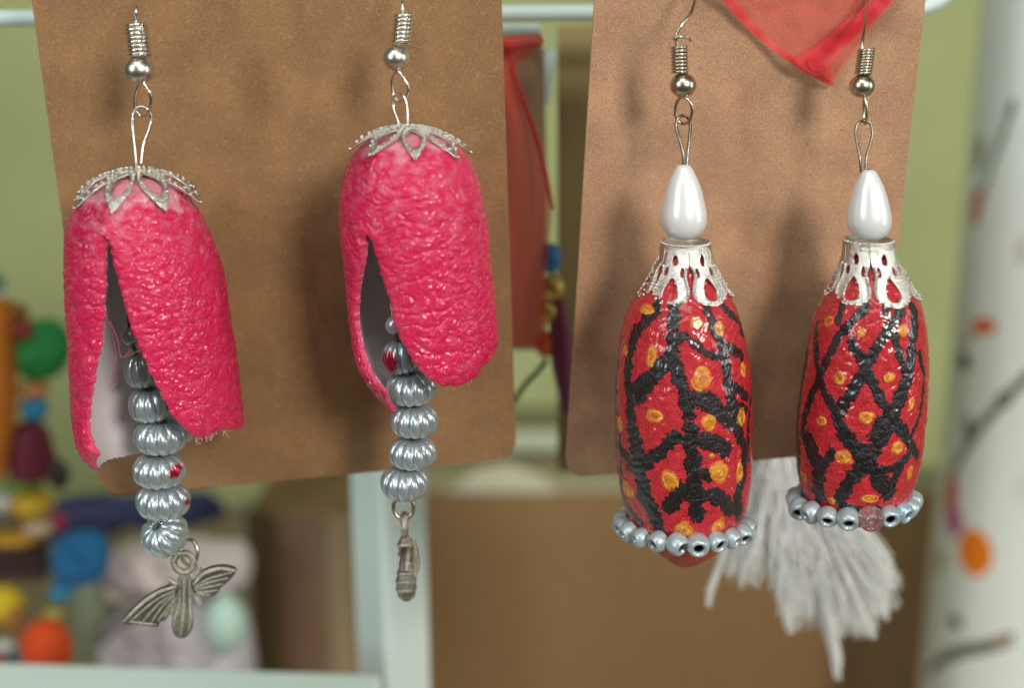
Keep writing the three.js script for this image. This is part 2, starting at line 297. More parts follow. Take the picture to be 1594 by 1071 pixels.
// fluted bead
function melon(p, rx, ry, { n = 11, twist = 0.07, rot = 0, tilt = 0, tiltX = 0, stain } = {}) {
  const s = S(p), m = new THREE.Matrix4().makeRotationFromEuler(new THREE.Euler(tiltX, rot, tilt)), prof = [];
  const hole = 0.2;
  for (let i = 0; i <= 6; i++) prof.push([hole * (0.9 + 0.1 * i / 6), lerp(0.3, 0.9, i / 6), 0]);
  for (let i = 0; i <= 36; i++) { const a = Math.PI / 2 - i / 36 * Math.PI, cx = Math.pow(Math.max(0, Math.cos(a)), 0.85); prof.push([hole + (1 - hole) * cx, Math.sign(Math.sin(a)) * Math.pow(Math.abs(Math.sin(a)), 0.9), 0.35 + 0.65 * cx]); }
  for (let i = 0; i <= 6; i++) prof.push([hole, lerp(-0.9, -0.3, i / 6), 0]);
  return grid(n * 14, prof.length - 1, (u, v, i, j) => {
    const [r, y, lobe] = prof[j], f = u * 6.28318, x = (((n * (f + twist * y) / 6.28318) % 1 + 1) % 1) * 2 - 1, l = Math.sqrt(Math.max(0, 1 - x * x));
    const rad = r * (1 - 0.2 * lobe * (1 - l)), yy = y * (1 - 0.13 * lobe * (1 - l));
    const q = V(Math.sin(f) * rad * rx * s, yy * ry * s, Math.cos(f) * rad * rx * s).applyMatrix4(m).add(p); return q;
  }, (q) => stain ? stain(q.clone().sub(p).divideScalar(s)) : [1, 1, 1]);
}

// insect charm, drawn round the middle of its own ring (pixels, y down); tarnish lies dark between the worn ridges
function charm(t, at, turnY, turnZ, scale, folded) {
  const s = S(at) * scale, m = new THREE.Matrix4().makeRotationFromEuler(new THREE.Euler(0, turnY, turnZ));
  const tint = (g, k) => { const n = g.attributes.position.count, a = new Float32Array(n * 3); for (let i = 0; i < n; i++) { const v = k * (0.85 + 0.3 * n3(g.attributes.position.getX(i) * 0.12, g.attributes.position.getY(i) * 0.12, g.attributes.position.getZ(i) * 0.2)); a[3 * i] = v; a[3 * i + 1] = v; a[3 * i + 2] = v; } g.setAttribute('color', new THREE.BufferAttribute(a, 3)); return g; };
  const put = (g) => { g.scale(s, s, s); g.applyMatrix4(m); g.translate(at.x, at.y, at.z); return g; };
  const flat = (pts, depth, bev) => { const c = new THREE.CatmullRomCurve3(pts.map(([x, y]) => V(x, -y, 0)), true, 'centripetal').getPoints(90); const g = new THREE.ExtrudeGeometry(new THREE.Shape(c.map((p) => new THREE.Vector2(p.x, p.y))), { depth, bevelEnabled: true, bevelThickness: bev, bevelSize: bev, bevelOffset: -bev * 0.6, bevelSegments: 3, steps: 1 }); g.translate(0, 0, -depth / 2); return tint(g, 0.30); };
  const line = (pts, r, k = 1) => tint(tube(pts.map(([x, y, z = 4.4]) => V(x, -y, z)), (q) => r * (0.45 + 0.55 * Math.sin(Math.PI * clamp(q * 0.9 + 0.05, 0, 1))), { seg: 30, rad: 8 }), k);
  const lathe = (rows, flatZ, lean, k) => { const g = new THREE.LatheGeometry(new THREE.SplineCurve(rows.map(([x, y]) => new THREE.Vector2(x, y))).getPoints(60), 28); g.scale(1, 1, flatZ); const p = g.attributes.position; for (let i = 0; i < p.count; i++) p.setX(i, p.getX(i) + lean * (-p.getY(i) - 20)); g.computeVertexNormals(); return tint(g, k); };
  const hump = [[0.1, -133], [7, -131], [13, -124], [16.5, -112], [16, -96], [13, -80], [9.5, -66], [9, -56], [11, -46], [11.5, -36], [9, -26], [5, -20]];
  const lean = folded ? 0 : -0.115, x = (v, y) => v + lean * (y - 20) + (folded ? 0 : 0);
  const list = [lathe(hump, folded ? 0.95 : 0.55, lean, 0.55)];
  if (folded) { for (const [y, r, k] of [[34, 11, 1], [50, 10.5, 0.9], [66, 9.6, 1], [82, 13, 0.9], [96, 15.5, 1], [110, 15.5, 0.9], [122, 12.5, 1]]) { const c = []; for (let i = 0; i < 20; i++) { const a = i / 20 * 6.2832; c.push(V(Math.cos(a) * (r - 1), -y + 2 * Math.cos(2 * a), Math.sin(a) * (r - 1) * 0.95)); } list.push(tint(tube(c, 3.2, { closed: true, seg: 40, rad: 8 }), k)); } list.push(tint(tube([V(3, -30, 13), V(5, -56, 15), V(5, -78, 16), V(2, -92, 13)], (q) => 3 + 4 * Math.sin(q * 3.14), { seg: 30, rad: 10 }), 1)); }
  else list.push(line([[-1, 30, 6], [-4, 70, 6.5], [-9, 108, 9.5], [-13, 126, 6]], 3.4), line([[7, 30, 5], [5, 66, 5], [4, 100, 7], [-2, 122, 5]], 3), line([[-8, 46, 5], [-12, 74, 5], [-20, 96, 7.5], [-22, 114, 6]], 3),
    line([[-11, 40, 0], [-22, 33, 0], [-27, 27, 0]], 5), line([[12, 30, 0], [20, 20, 0], [24, 10, 0]], 4.6), line([[12, 60, 0], [17, 70, 0], [20, 75, 0]], 6), line([[-16, 70, 0], [-24, 84, 0], [-27, 90, 0]], 5));
  const body = part('charm', put(merge(list)), M.antique, t, 'tarnished silver winged insect charm');
  const right = { shape: [[10, 36], [24, 20], [40, 12], [60, 10], [78, 17], [76, 24], [66, 36], [52, 48], [46, 57], [34, 62], [24, 54], [12, 52]], edge: [[12, 38], [30, 20, 5], [54, 13, 5], [77, 18, 4]], veins: [[[14, 42], [36, 30], [72, 21]], [[14, 45], [38, 36], [66, 30]], [[14, 48], [34, 44], [58, 40]], [[16, 51], [32, 52], [48, 50]], [[17, 53], [26, 56], [38, 58]]] };
  const left = { shape: [[-12, 38], [-34, 42], [-58, 54], [-80, 72], [-100, 94], [-98, 101], [-74, 103], [-48, 108], [-44, 100], [-36, 98], [-28, 84], [-20, 66]], edge: [[-14, 40], [-40, 47, 5], [-66, 64, 5], [-98, 95, 4]], veins: [[[-16, 46], [-48, 62], [-86, 94]], [[-16, 50], [-42, 68], [-70, 98]], [[-17, 54], [-38, 74], [-57, 100]], [[-17, 59], [-33, 80], [-46, 97]], [[-18, 64], [-28, 80], [-36, 92]], [[-90, 96], [-70, 100], [-50, 104]]] };
  const down = (a, sg) => a.map(([px, py, z]) => [sg * Math.abs(px) * 0.62, 26 + Math.abs(px) * 0.42 + (py - 20) * 0.5, z]);
  const wing = (w, sg) => { const T = (a) => folded ? down(a, sg) : a; return put(merge([flat(T(w.shape), folded ? 8 : 4, 2), line(T(w.edge), 4.4), ...w.veins.map((v) => line(T(v), 2.3, 0.9)), ...(folded ? w.veins.map((v) => line(T(v).map(([a, b]) => [a, b, -4.4]), 2.3, 0.9)) : [])])); };
  part('wing', wing(folded ? right : left, -1), M.antique, body);
  part('wing', wing(right, 1), M.antique, body);
  const ring = []; for (let i = 0; i < 24; i++) { const a = i / 24 * 6.2832; ring.push(V(Math.cos(a) * 15, Math.sin(a) * 16 - 2, 0)); }
  part('charm_loop', put(tint(tube(ring, 5.4, { closed: true, seg: 50, rad: 12 }), 0.85)), M.antique, body);
}

function pinkEarring(c) {
  const t = thing('cocoon_earring', c.label, 'earring', W(...c.base, c.z), 'two pink cocoon earrings on the wide card');
  finding(t, c.finding, { wire: M.silver, coil: M.silver, ball: M.silverBall, link: M.silver, pin: M.silver });
  shell(t, c.shell); flowerCap(t, c.cap);
  for (const [x, y, rx, ry, o = {}] of c.beads) {
    const p = W(x, y, c.z + (o.dz ?? 0));
    if (o.plain) part('round_bead', ball(p, rx * S(p), 1, ry / rx, 1), M.plainSilver, t);
    else part('fluted_bead', melon(p, rx, ry, o), M.beadSilver, t);
  }
  const ps = c.strand.map(([x, y, dz = 0]) => W(x, y, c.z + dz)); part('bead_wire', tube(ps, 3.2 * S(ps[0]), { seg: 60 }), M.darkWire, t);
  part('jump_ring', tube(P3(c.ring, c.z), 3.4 * S(ps[0]), { closed: true, seg: 50 }), M.dullSilver, t);
  charm(t, W(...c.charm.at, c.z + (c.charm.dz ?? 0)), c.charm.turn, c.charm.lean ?? 0, c.charm.scale ?? 1, c.charm.folded);
  for (const f of c.fibres ?? []) part('loose_fibre', tube(P3(f, c.z), 0.55 * S(ps[0]), { seg: 40, rad: 5 }), M.fibre, t);
  return t;
}
M.plainSilver = phy({ color: rgb(0.50, 0.50, 0.52), metalness: 0.5, roughness: 0.28, clearcoat: 0.5, clearcoatRoughness: 0.15 });
const stain = (fn) => (q) => { const k = fn(q); return [lerp(1, 1.05, k), lerp(1, 0.03, k), lerp(1, 0.08, k)]; };
const spot = (x, y, r) => stain((q) => q.z > 0 ? smooth(1.12, 0.86, Math.hypot((q.x - x), (q.y - y) * 0.75) / r + 0.25 * n2(q.x * 0.3, q.y * 0.3)) : 0);
const smear = (amt, from, to) => stain((q) => amt * smooth(from, to, q.y + 7 * n2(q.x * 0.09, q.y * 0.09)) * (0.55 + 0.45 * n3(q.x * 0.22, q.y * 0.22, q.z * 0.22)));
pinkEarring({
  z: 0, base: [250, 1004], label: 'left pink cocoon earring, its insect charm spread flat to the viewer',
  finding: {
    z: -0.003, hook: [[238, -60, -0.010], [230, -22, -0.006], [220, 2, -0.002], [213, 16], [212, 30], [216, 70], [218, 100]], coil: [213, 37, 219, 88, 15.5, 8], ball: [218, 109, 22.5],
    link: [[222, 128, 0.0004], [233, 142, 0.0008], [236, 158, 0.0006], [231, 176], [222, 181, -0.0006], [212, 170, -0.0008], [211, 154, -0.0006], [215, 138]],
    pin: [[214, 285, 0.001], [213, 255, 0.001], [209, 215, 0.0006], [207, 190, 0.0004], [211, 172, 0.0002], [220, 166], [230, 170], [236, 182, -0.0002], [233, 202], [225, 222, 0.0004], [222, 240, 0.0008], [221, 254, 0.001]],
  },
  shell: {
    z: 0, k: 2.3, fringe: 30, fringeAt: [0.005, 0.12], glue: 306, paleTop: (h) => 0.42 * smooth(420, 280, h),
    left: [[272, 212], [292, 137], [310, 122], [340, 111], [400, 106], [450, 108], [500, 111], [550, 113], [600, 116], [650, 121], [690, 132], [712, 147], [745, 158]],
    right: [[272, 212], [292, 276], [310, 292], [340, 312], [400, 338], [450, 350], [500, 358], [550, 365], [600, 371], [650, 378], [700, 383], [760, 388]],
    slitRight: [[164, 366], [180, 425], [200, 500], [222, 555], [245, 602], [270, 645], [288, 667], [312, 684]],
    slitLeft: [[161, 366], [159, 430], [156, 500], [147, 555], [137, 605], [129, 655], [135, 690], [147, 708]],
    bottom: [[0, 640], [0.08, 650], [0.2, 674], [0.3, 684], [0.4, 700], [0.55, 734], [0.8, 720], [0.93, 704], [1, 692]],
  },
  cap: { at: [212, 269], z: 0, r: 96, turn: -0.09, profile: [[0, 0], [25, 1.5], [50, 8], [75, 23], [92, 42], [106, 64]] },
  beads: [[204, 524, 13, 14, { plain: true, dz: 0.001 }], [222, 577, 28, 27, { n: 10, rot: 0.2, dz: 0.001 }], [236, 630, 35, 26, { n: 11, rot: 0.5, dz: 0.001 }], [251, 680, 41, 25.5, { rot: 0.1, tilt: -0.03, dz: 0.001 }],
    [249, 732, 41, 26, { rot: 0.33, tilt: -0.05, dz: 0.001, stain: spot(31, 6, 7) }], [255, 780, 42, 26, { rot: 0.05, tilt: -0.04, dz: 0.001, stain: spot(40, 2, 4) }], [257, 832, 38, 27, { rot: 0.2, tilt: 0.30, tiltX: 0.55, dz: 0.001 }]],
  strand: [[200, 470], [205, 525, 0.001], [222, 577, 0.001], [236, 630, 0.001], [251, 680, 0.001], [249, 732, 0.001], [255, 780, 0.001], [258, 810, 0.0008]],
  ring: [[302, 843, 0.0003], [308, 856, 0.0008], [304, 874, 0.001], [292, 880, 0.0006], [284, 868], [283, 852, -0.0006], [290, 842, -0.0006]],
  charm: { at: [287, 874], dz: 0.0012, turn: 0.12 },
  fibres: [[[165, 490, 0.007], [176, 520, 0.006], [181, 550, 0.005], [179, 585, 0.004], [170, 603, 0.004]], [[172, 500, 0.007], [184, 530, 0.0065], [190, 556, 0.006], [205, 545, 0.0075]], [[196, 556, 0.006], [212, 548, 0.007], [226, 545, 0.0085]], [[176, 560, 0.005], [183, 590, 0.004], [176, 612, 0.003]]],
});
pinkEarring({
  z: 0, base: [630, 952], label: 'right pink cocoon earring, its insect charm turned edge on', 
  finding: {
    z: -0.003, hook: [[640, -60, -0.010], [634, -28, -0.006], [629, -6, -0.002], [627, 8], [626, 40], [619, 84]], coil: [629, 22, 624, 68, 13.5, 7], ball: [617, 90, 20.5],
    link: [[620, 111, 0.0004], [631, 125, 0.0008], [636, 140, 0.0008], [631, 154, 0.0004], [622, 158, -0.0003], [613, 148, -0.0008], [610, 130, -0.0007], [614, 116, -0.0003]],
    pin: [[636, 215, 0.001], [635, 190, 0.001], [634, 168, 0.0008], [630, 152, 0.0006], [622, 146], [614, 152, -0.0005], [613, 168, -0.0005], [619, 185, 0.0002], [626, 203, 0.0008]],
  },
  shell: {
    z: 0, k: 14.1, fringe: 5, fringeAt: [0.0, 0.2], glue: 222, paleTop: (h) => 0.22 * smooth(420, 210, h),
    left: [[202, 636], [220, 575], [235, 554], [260, 540], [300, 531], [350, 530], [400, 534], [450, 539], [500, 545], [550, 552], [580, 563], [605, 580], [622, 596], [650, 606]],
    right: [[202, 636], [220, 702], [235, 720], [260, 737], [300, 751], [350, 759], [400, 765], [450, 770], [500, 774], [550, 776], [600, 768], [700, 750]],
    slitRight: [[571, 362], [588, 420], [604, 470], [618, 520], [640, 562], [665, 590], [690, 603]],
    slitLeft: [[569, 362], [560, 410], [550, 450], [548, 500], [556, 545], [572, 585], [596, 612]],
    bottom: [[0, 566], [0.05, 573], [0.12, 568], [0.2, 552], [0.28, 545], [0.38, 560], [0.5, 600], [0.8, 634], [0.93, 628], [1, 612]],
  },
  cap: { at: [640, 202], z: 0, r: 89, turn: 0.16, tilt: -0.05, profile: [[0, 0], [25, 2], [50, 9], [75, 22], [92, 40], [104, 60]] },
  beads: [[614, 506, 14, 15, { plain: true, dz: 0.001 }], [624, 556, 29, 26, { n: 10, rot: 0.1, tilt: 0.1, dz: 0.001, stain: spot(-16, -3, 14) }], [640, 605, 40, 24.5, { rot: 0.2, dz: 0.001 }], [645, 655, 38, 25, { rot: 0.38, tilt: -0.03, dz: 0.001 }],
    [643, 705, 38, 24, { rot: 0.1, tilt: -0.02, dz: 0.001 }], [630, 752, 38, 25, { rot: 0.3, tilt: -0.02, dz: 0.001 }]],
  strand: [[606, 450], [614, 506, 0.001], [624, 556, 0.001], [640, 605, 0.001], [645, 655, 0.001], [643, 705, 0.001], [630, 752, 0.001], [629, 776, 0.001]],
  ring: [[628, 772, 0.001], [640, 779, 0.001], [644, 790, 0.001], [640, 802, 0.0011], [628, 808, 0.0012], [617, 802, 0.0011], [613, 790, 0.001], [616, 779, 0.001]],
  charm: { at: [630, 815], dz: 0.0012, turn: 1.60, lean: 0.0, folded: true },
});

// ---------- painted cocoon earrings ----------
function paintedEarring(c) {
  const t = thing('cocoon_earring', c.label, 'earring', W(...c.base, c.z), 'two painted cocoon earrings on the lighter card');
  finding(t, c.finding, { wire: M.dullSilver, coil: M.dullSilver, ball: M.dullSilver, link: M.dullSilver, pin: M.darkWire });
  // pearl drop
  { const [x, y0, y1, r] = c.pearl, z = c.zTop, pr = [];
    const prof = table([[0, 0.14], [0.02, 0.29], [0.16, 0.55], [0.29, 0.72], [0.47, 0.88], [0.68, 1], [0.82, 0.94], [0.92, 0.72], [0.97, 0.45], [1, 0.12]]);
    for (let i = 0; i <= 60; i++) { const k = i / 60, q = W(x, lerp(y0, y1, k), z); pr.push([q, prof(k) * r * S(q)]); }
    part('pearl_drop', grid(64, 60, (u, v, i, j) => { const [q, rad] = pr[j]; return q.clone().add(V(Math.sin(u * 6.2832) * rad, 0, Math.cos(u * 6.2832) * rad)); }), M.pearl, t);
  }
  const Lx = table(c.left), Rx = table(c.right), top = c.left[0][0], bot = c.left[c.left.length - 1][0], hl = c.left[c.left.length - 2][0];
  const at = (h) => { h = clamp(h, top, bot); let l = Lx(h), r = Rx(h); if (h > hl) { const k = Math.sqrt((bot - h) / (bot - hl)), w = (Rx(hl) - Lx(hl)) / 2, m = (Rx(hl) + Lx(hl)) / 2; return [m, w * k]; } return [(l + r) / 2, (r - l) / 2]; };
  const solve = (p) => onBody((f, h) => { const [cx, r] = at(h), q = W(cx, h, c.z), k = S(q) * r; return q.add(V(Math.sin(f) * k, 0, Math.cos(f) * k)); }, at, p);
  // the painted skin: brush strokes and dots set down round the cocoon
  const K = 3.1, CW = 2048, CH = Math.round((bot - top) * K), toC = ([f, h]) => [(f / (2 * Math.PI) + 0.5) * CW, (h - top) * K];
  const [cv, g] = canvas(CW, CH), [hv, b] = canvas(CW, CH);
  { const im = g.createImageData(CW, CH), bm = b.createImageData(CW, CH);
    for (let j = 0; j < CH; j++) for (let i = 0; i < CW; i++) { const w = fbm(i / 60 + c.k, j / 60, 4), w2 = fbm(i / 9, j / 13 + c.k, 3), o = (j * CW + i) * 4, q = clamp(w * 0.8 + 0.25 + w2 * 0.5, 0, 1);
      im.data[o] = 184 + 38 * q; im.data[o + 1] = 16 + 44 * q * q; im.data[o + 2] = 32 + 46 * q * q; im.data[o + 3] = 255;
      bm.data[o] = bm.data[o + 1] = bm.data[o + 2] = 95 + 70 * w2 + 22 * n2(i / 4, j / 4); bm.data[o + 3] = 255; }
    g.putImageData(im, 0, 0); b.putImageData(bm, 0, 0); }
  const dab = (q, x, y, r, style) => { if (x > CW) x -= CW; q.fillStyle = style; q.beginPath(); q.ellipse(x, y, r, r * rr(0.75, 1.15), rnd() * 3, 0, 7); q.fill(); };
  const stroke = (pts, w, solved) => {
    const P = pts.map((p) => toC(solved ? p : solve(p))), n = P.length, cr = new THREE.CatmullRomCurve3(P.map(([x, y]) => V(x, y, 0)), false, 'centripetal'), len = cr.getLength(), ph = rnd() * 50;
    const half = w * K * (c.brush ?? 0.5), N = Math.max(2, Math.ceil(len / 3)), path = Array.from({ length: N + 1 }, (_, i) => { const p = cr.getPointAt(i / N), q = cr.getTangentAt(i / N), d = i / N * len, sway = n2(d / 70, ph + 9) * 6 + n2(d / 14, ph) * 1.2; return [p.x - q.y * sway, p.y + q.x * sway, -q.y, q.x, d, half * (0.9 + 0.34 * n2(d / 40, ph) + 0.14 * n2(d / 12, ph + 4))]; });
    const B = Math.max(7, Math.round(half / 2.1));
    for (let k = 0; k < B; k++) {
      const o = (k + rr(0.2, 0.8)) / B * 2 - 1, dry = 0.52 + 0.5 * (1 - Math.abs(o)) + rr(-0.12, 0.2), from = rr(0, 0.5) * half * (0.3 + Math.abs(o)), to = len - rr(0, 0.9) * half * (0.3 + Math.abs(o)), lw = 2 * half / B * rr(1.1, 2.1), tone = `rgba(${16 + rr(0, 16) | 0},${11 + rr(0, 12) | 0},${14 + rr(0, 14) | 0},${rr(0.72, 0.95)})`;
      for (let i = 1; i <= N; i++) {
        const A = path[i - 1], C = path[i]; if (C[4] < from || C[4] > to || n2(C[4] / 26 + k * 5, ph + k) > dry) continue;
        for (const [q, st] of [[g, tone], [b, `rgba(${rr(150, 240) | 0},${rr(150, 240) | 0},${rr(150, 240) | 0},0.3)`]]) { const sh = A[0] > CW ? -CW : 0; q.strokeStyle = st; q.lineWidth = lw; q.lineCap = 'round'; q.beginPath(); q.moveTo(A[0] + A[2] * A[5] * o + sh, A[1] + A[3] * A[5] * o); q.lineTo(C[0] + C[2] * C[5] * o + sh, C[1] + C[3] * C[5] * o); q.stroke(); }
      }
    }
    for (let d = 0; d < len; d += 9) { const p = path[Math.min(N, Math.round(d / len * N))]; if (rnd() < 0.35) dab(g, p[0] + rr(-1.5, 1.5) * half, p[1] + rr(-1.5, 1.5) * half, rr(1, 4), 'rgba(22,16,20,0.75)'); if (rnd() < 0.22) dab(g, p[0] + rr(-1, 1) * half, p[1] + rr(-1, 1) * half, rr(1, 3), 'rgba(180,26,38,0.8)'); if (rnd() < 0.4) dab(b, p[0] + rr(-1, 1) * half, p[1] + rr(-1, 1) * half, rr(1.5, 5), rnd() < 0.5 ? 'rgba(255,255,255,0.7)' : 'rgba(0,0,0,0.6)'); }
  };
  const dot = ([x, y, w, h, rot = 0, ring = 0.28], solved) => {
    const [X, Y] = toC(solved ? [x, y] : solve([x, y])), cosf = solved ? 1 : Math.max(0.35, Math.cos(solve([x, y])[0])), a = 1.15 * w * K / 2 / cosf, bb = 1.15 * h * K / 2;
    const spin = rr(0, 6.28), skew = rr(0.75, 1.1);
    for (let k = 0; k < 74; k++) {                                         // a dab is a few turns of a small brush
      const r = Math.pow(rnd(), 0.6) * (0.74 + 0.2 * Math.sin(spin * 3 + k)), q0 = rnd() * 6.283, sw = rr(0.4, 1.5), mid = r < 0.42 && rnd() < ring, col = mid ? `rgba(${rr(176, 206) | 0},${rr(58, 84) | 0},${rr(26, 40) | 0},${rr(0.35, 0.75)})` : rnd() < 0.16 ? `rgba(238,${rr(176, 205) | 0},84,0.6)` : `rgba(${rr(196, 230) | 0},${rr(112, 158) | 0},${rr(22, 50) | 0},${rr(0.4, 0.8)})`;
      for (const [q, st] of [[g, col], [b, `rgba(240,240,240,${rr(0.05, 0.3)})`]]) { q.strokeStyle = st; q.lineWidth = Math.min(a, bb) * rr(0.14, 0.34); q.lineCap = 'round'; q.beginPath(); for (let m = 0; m <= 5; m++) { const an = q0 + m / 5 * sw, ux = Math.cos(an) * r * a * 0.9, uy = Math.sin(an) * r * bb * 0.9 * skew, x1 = X + ux * Math.cos(rot) - uy * Math.sin(rot), y1 = Y + ux * Math.sin(rot) + uy * Math.cos(rot); m ? q.lineTo(x1, y1) : q.moveTo(x1, y1); } q.stroke(); }
    }
  };
  for (const [pts, w] of c.strokes) stroke(pts, w);
  for (const d of c.dots) dot(d);
  for (let k = 0; k < 130; k++) { const x = rr(0, CW), y = rr(0, CH), l = rr(20, 110), q = rr(-0.5, 0.5) + (rnd() < 0.5 ? 1.57 : 0); g.strokeStyle = rnd() < 0.6 ? `rgba(236,120,130,${rr(0.08, 0.3)})` : `rgba(120,8,20,${rr(0.1, 0.35)})`; g.lineWidth = rr(1, 4); g.beginPath(); g.moveTo(x, y); g.quadraticCurveTo(x + Math.cos(q) * l / 2 + rr(-8, 8), y + Math.sin(q) * l / 2, x + Math.cos(q) * l, y + Math.sin(q) * l); g.stroke(); b.strokeStyle = 'rgba(255,255,255,0.25)'; b.lineWidth = g.lineWidth; b.beginPath(); b.moveTo(x, y); b.lineTo(x + Math.cos(q) * l, y + Math.sin(q) * l); b.stroke(); }
  for (const sg of [-1, 1]) for (let k = 0; k < 5; k++) {                 // the lattice goes on round the back
    const f0 = 1.75 + k * 0.62; stroke(Array.from({ length: 7 }, (_, i) => { let f = f0 + sg * i * 0.2 * 1.2; f = clamp(f, 1.65, 4.65); return [f, top + 60 + i / 6 * (bot - top - 90)]; }), 15, true);
  }
  for (let k = 0; k < 26; k++) { const f = rr(1.75, 4.5); dot([f > Math.PI ? f - 2 * Math.PI : f, rr(top + 80, bot - 70), 24, 26], true); }
  const ct = new THREE.CanvasTexture(cv), bt = new THREE.CanvasTexture(hv); ct.colorSpace = THREE.SRGBColorSpace; for (const q of [ct, bt]) { q.wrapS = THREE.RepeatWrapping; q.wrapT = THREE.ClampToEdgeWrapping; }
  const skin = phy({ map: ct, bumpMap: bt, bumpScale: 0.0003, roughness: 0.38, clearcoat: 0.8, clearcoatRoughness: 0.14 });
  const surf = (f, h, out = 0) => { const [cx, r] = at(h), ctr = W(cx, h, c.z), s = S(ctr); return ctr.clone().add(V(Math.sin(f) * (r + out) * s, 0, Math.cos(f) * (r + out) * s)); };
  part('painted_cocoon', grid(320, 260, (u, v) => {
    const f = (u - 0.5) * 2 * Math.PI, k = 0.5 - 0.5 * Math.cos(v * Math.PI), h = lerp(top, bot, lerp(v, k, 0.75)), q = surf(f, h), m = q.clone().multiplyScalar(1000), r = at(h)[1];
    const d = 0.14 * fbm3(m.x * 0.16 + c.k, m.y * 0.16, m.z * 0.16, 2) - 0.12 * Math.pow(1 - Math.abs(n3(m.x * 0.3, m.y * 0.5 + c.k, m.z * 0.3)), 6) + 0.035 * n3(m.x * 1.4, m.y * 1.8, m.z * 1.4) + 0.016 * n3(m.x * 3.6, m.y * 4, m.z * 3.6);
    q.add(V(Math.sin(f), 0, Math.cos(f)).multiplyScalar(d * 0.001 * Math.min(1, r / 30)));
    return Object.assign(q, { u, v: 1 - (h - top) / (bot - top) });
  }), skin, t);
  // pierced bell cap
  { const [cx, y0, y1] = c.cap.at, prof = table(c.cap.profile), H = y1 - y0, mid = W(cx, (y0 + y1) / 2, c.z), tilt = c.cap.tilt ?? 0;
    const onto = (turn) => (x, y, d) => { const py = y0 + y * H, q = W(cx + (y - 0.5) * H * Math.tan(-tilt), py, c.z), s = S(q), f = turn + x, r = prof(y) * s + d; return q.add(V(Math.sin(f) * r, (0.0) * s, Math.cos(f) * r)); };
    const band = grid(96, 4, (u, v) => { const q = onto(u * 6.2832)(0, 0.0 + v * 0.14, 0.00005); return q; }), s = S(mid), inner = grid(96, 2, (u, v) => onto(u * 6.2832)(0, 0.14 - v * 0.14, -0.00022)), lip = grid(96, 2, (u, v) => onto(u * 6.2832)(0, 0.0, lerp(-0.00022, 0.00005, v))), lid = grid(48, 4, (u, v) => { const q = onto(u * 6.2832)(0, 0.07, 0), m0 = W(cx, y0 + 0.07 * H, c.z); return m0.lerp(q, 1 - v * 0.9); });
    const grains = []; for (let i = 0; i < 30; i++) grains.push(ball(onto(i / 30 * 6.2832)(0, 0.02, 0.00006), 2.7 * s, 1, 1, 1, 8));
    const cap = part('bead_cap', [band, inner, lip, lid, ...grains], M.filigree, t);
    for (let i = 0; i < 6; i++) {
      const f = c.cap.turn + i * Math.PI / 3, w0 = Math.PI / 6, map = onto(f), half = [];
      const wf = table([[0.08, 0.99], [0.30, 0.98], [0.38, 0.92], [0.48, 0.80], [0.58, 0.84], [0.70, 0.93], [0.82, 0.92], [0.91, 0.74], [0.97, 0.42], [1, 0.02]]);
      for (let k = 0; k <= 36; k++) { const y = 0.08 + k / 36 * 0.92; half.push([wf(y) * w0, y]); }
      const out = [...half, ...half.slice(0, -1).reverse().map(([x, y]) => [-x, y])];
      const holes = [blob(0, 0.27, 0.12, 0.085, 0.0, 0.25), blob(-0.28, 0.46, 0.085, 0.075, 0, 0.3), blob(0.28, 0.46, 0.085, 0.075, 0, 0.3), blob(0.0, 0.735, 0.25, 0.175, 0.0, 0.5), blob(-0.36, 0.735, 0.035, 0.075), blob(0.36, 0.735, 0.035, 0.075)].slice(0, 4);
      const gm = petalPlate(out, holes, (x, y, d) => map(x, y, d), 0.0042), beads = [];
      for (let k = 12; k <= 36; k += 2.1) for (const sg of [-1, 1]) { const [x, y] = half[Math.floor(k)]; beads.push(ball(map(sg * Math.max(0, x - 0.05), y - (k > 32 ? 0.02 : 0), 0.00034), 3.0 * s, 1, 1, 1, 7)); }
      for (let k = 0; k < 12; k++) { const a = k / 12 * 6.28; beads.push(ball(map(Math.cos(a) * 0.29 * (0.62 + 0.38 * Math.sin(a)), 0.735 + Math.sin(a) * 0.215, 0.0003), 2.1 * s, 1, 1, 1, 7)); }
      part('petal', [gm, ...beads], M.filigree, cap);
    }
  }
  // ring of seed beads round the foot, their holes facing outwards
  const [rx, ry, R, n, lean, first, nod = 0] = c.ring, ctr = W(rx, ry, c.z), s0 = S(ctr), beadShape = (r) => { const pr = []; for (let i = 0; i <= 24; i++) { const a = i / 24 * 6.2832; pr.push(new THREE.Vector2((0.68 + 0.34 * Math.cos(a)) * r, 0.76 * r * Math.sin(a))); } const g = new THREE.LatheGeometry(pr, 28), p = g.attributes.position, a = new Float32Array(p.count * 3); for (let i = 0; i < p.count; i++) a.fill(Math.hypot(p.getX(i), p.getZ(i)) < 0.43 * r ? 0.03 : 1, 3 * i, 3 * i + 3); g.setAttribute('color', new THREE.BufferAttribute(a, 3)); return g; };
  for (let i = 0; i < n; i++) {
    const f = (first ?? 0) + i / n * 6.2832 + rr(-0.015, 0.015), big = c.special?.[i], r = (big?.r ?? 16.2 * rr(0.93, 1.06)) * s0, rad = (R + (big?.out ?? 0) + rr(-1.5, 1.5)) * s0;
    const g = beadShape(r); g.rotateX(Math.PI / 2); g.rotateX(0.35 + rr(-0.15, 0.15)); g.rotateZ(rr(-0.3, 0.3)); g.rotateY(f + (rnd() < 0.35 ? rr(-1.1, 1.1) : rr(-0.4, 0.4)));
    g.translate(ctr.x + Math.sin(f) * rad, ctr.y + Math.sin(f) * rad * lean + Math.cos(f) * rad * nod + rr(-1.5, 1.5) * s0, ctr.z + Math.cos(f) * rad);
    part('seed_bead', g, big?.m ?? M.seedSilver, t, big?.label);
  }
  return t;
}
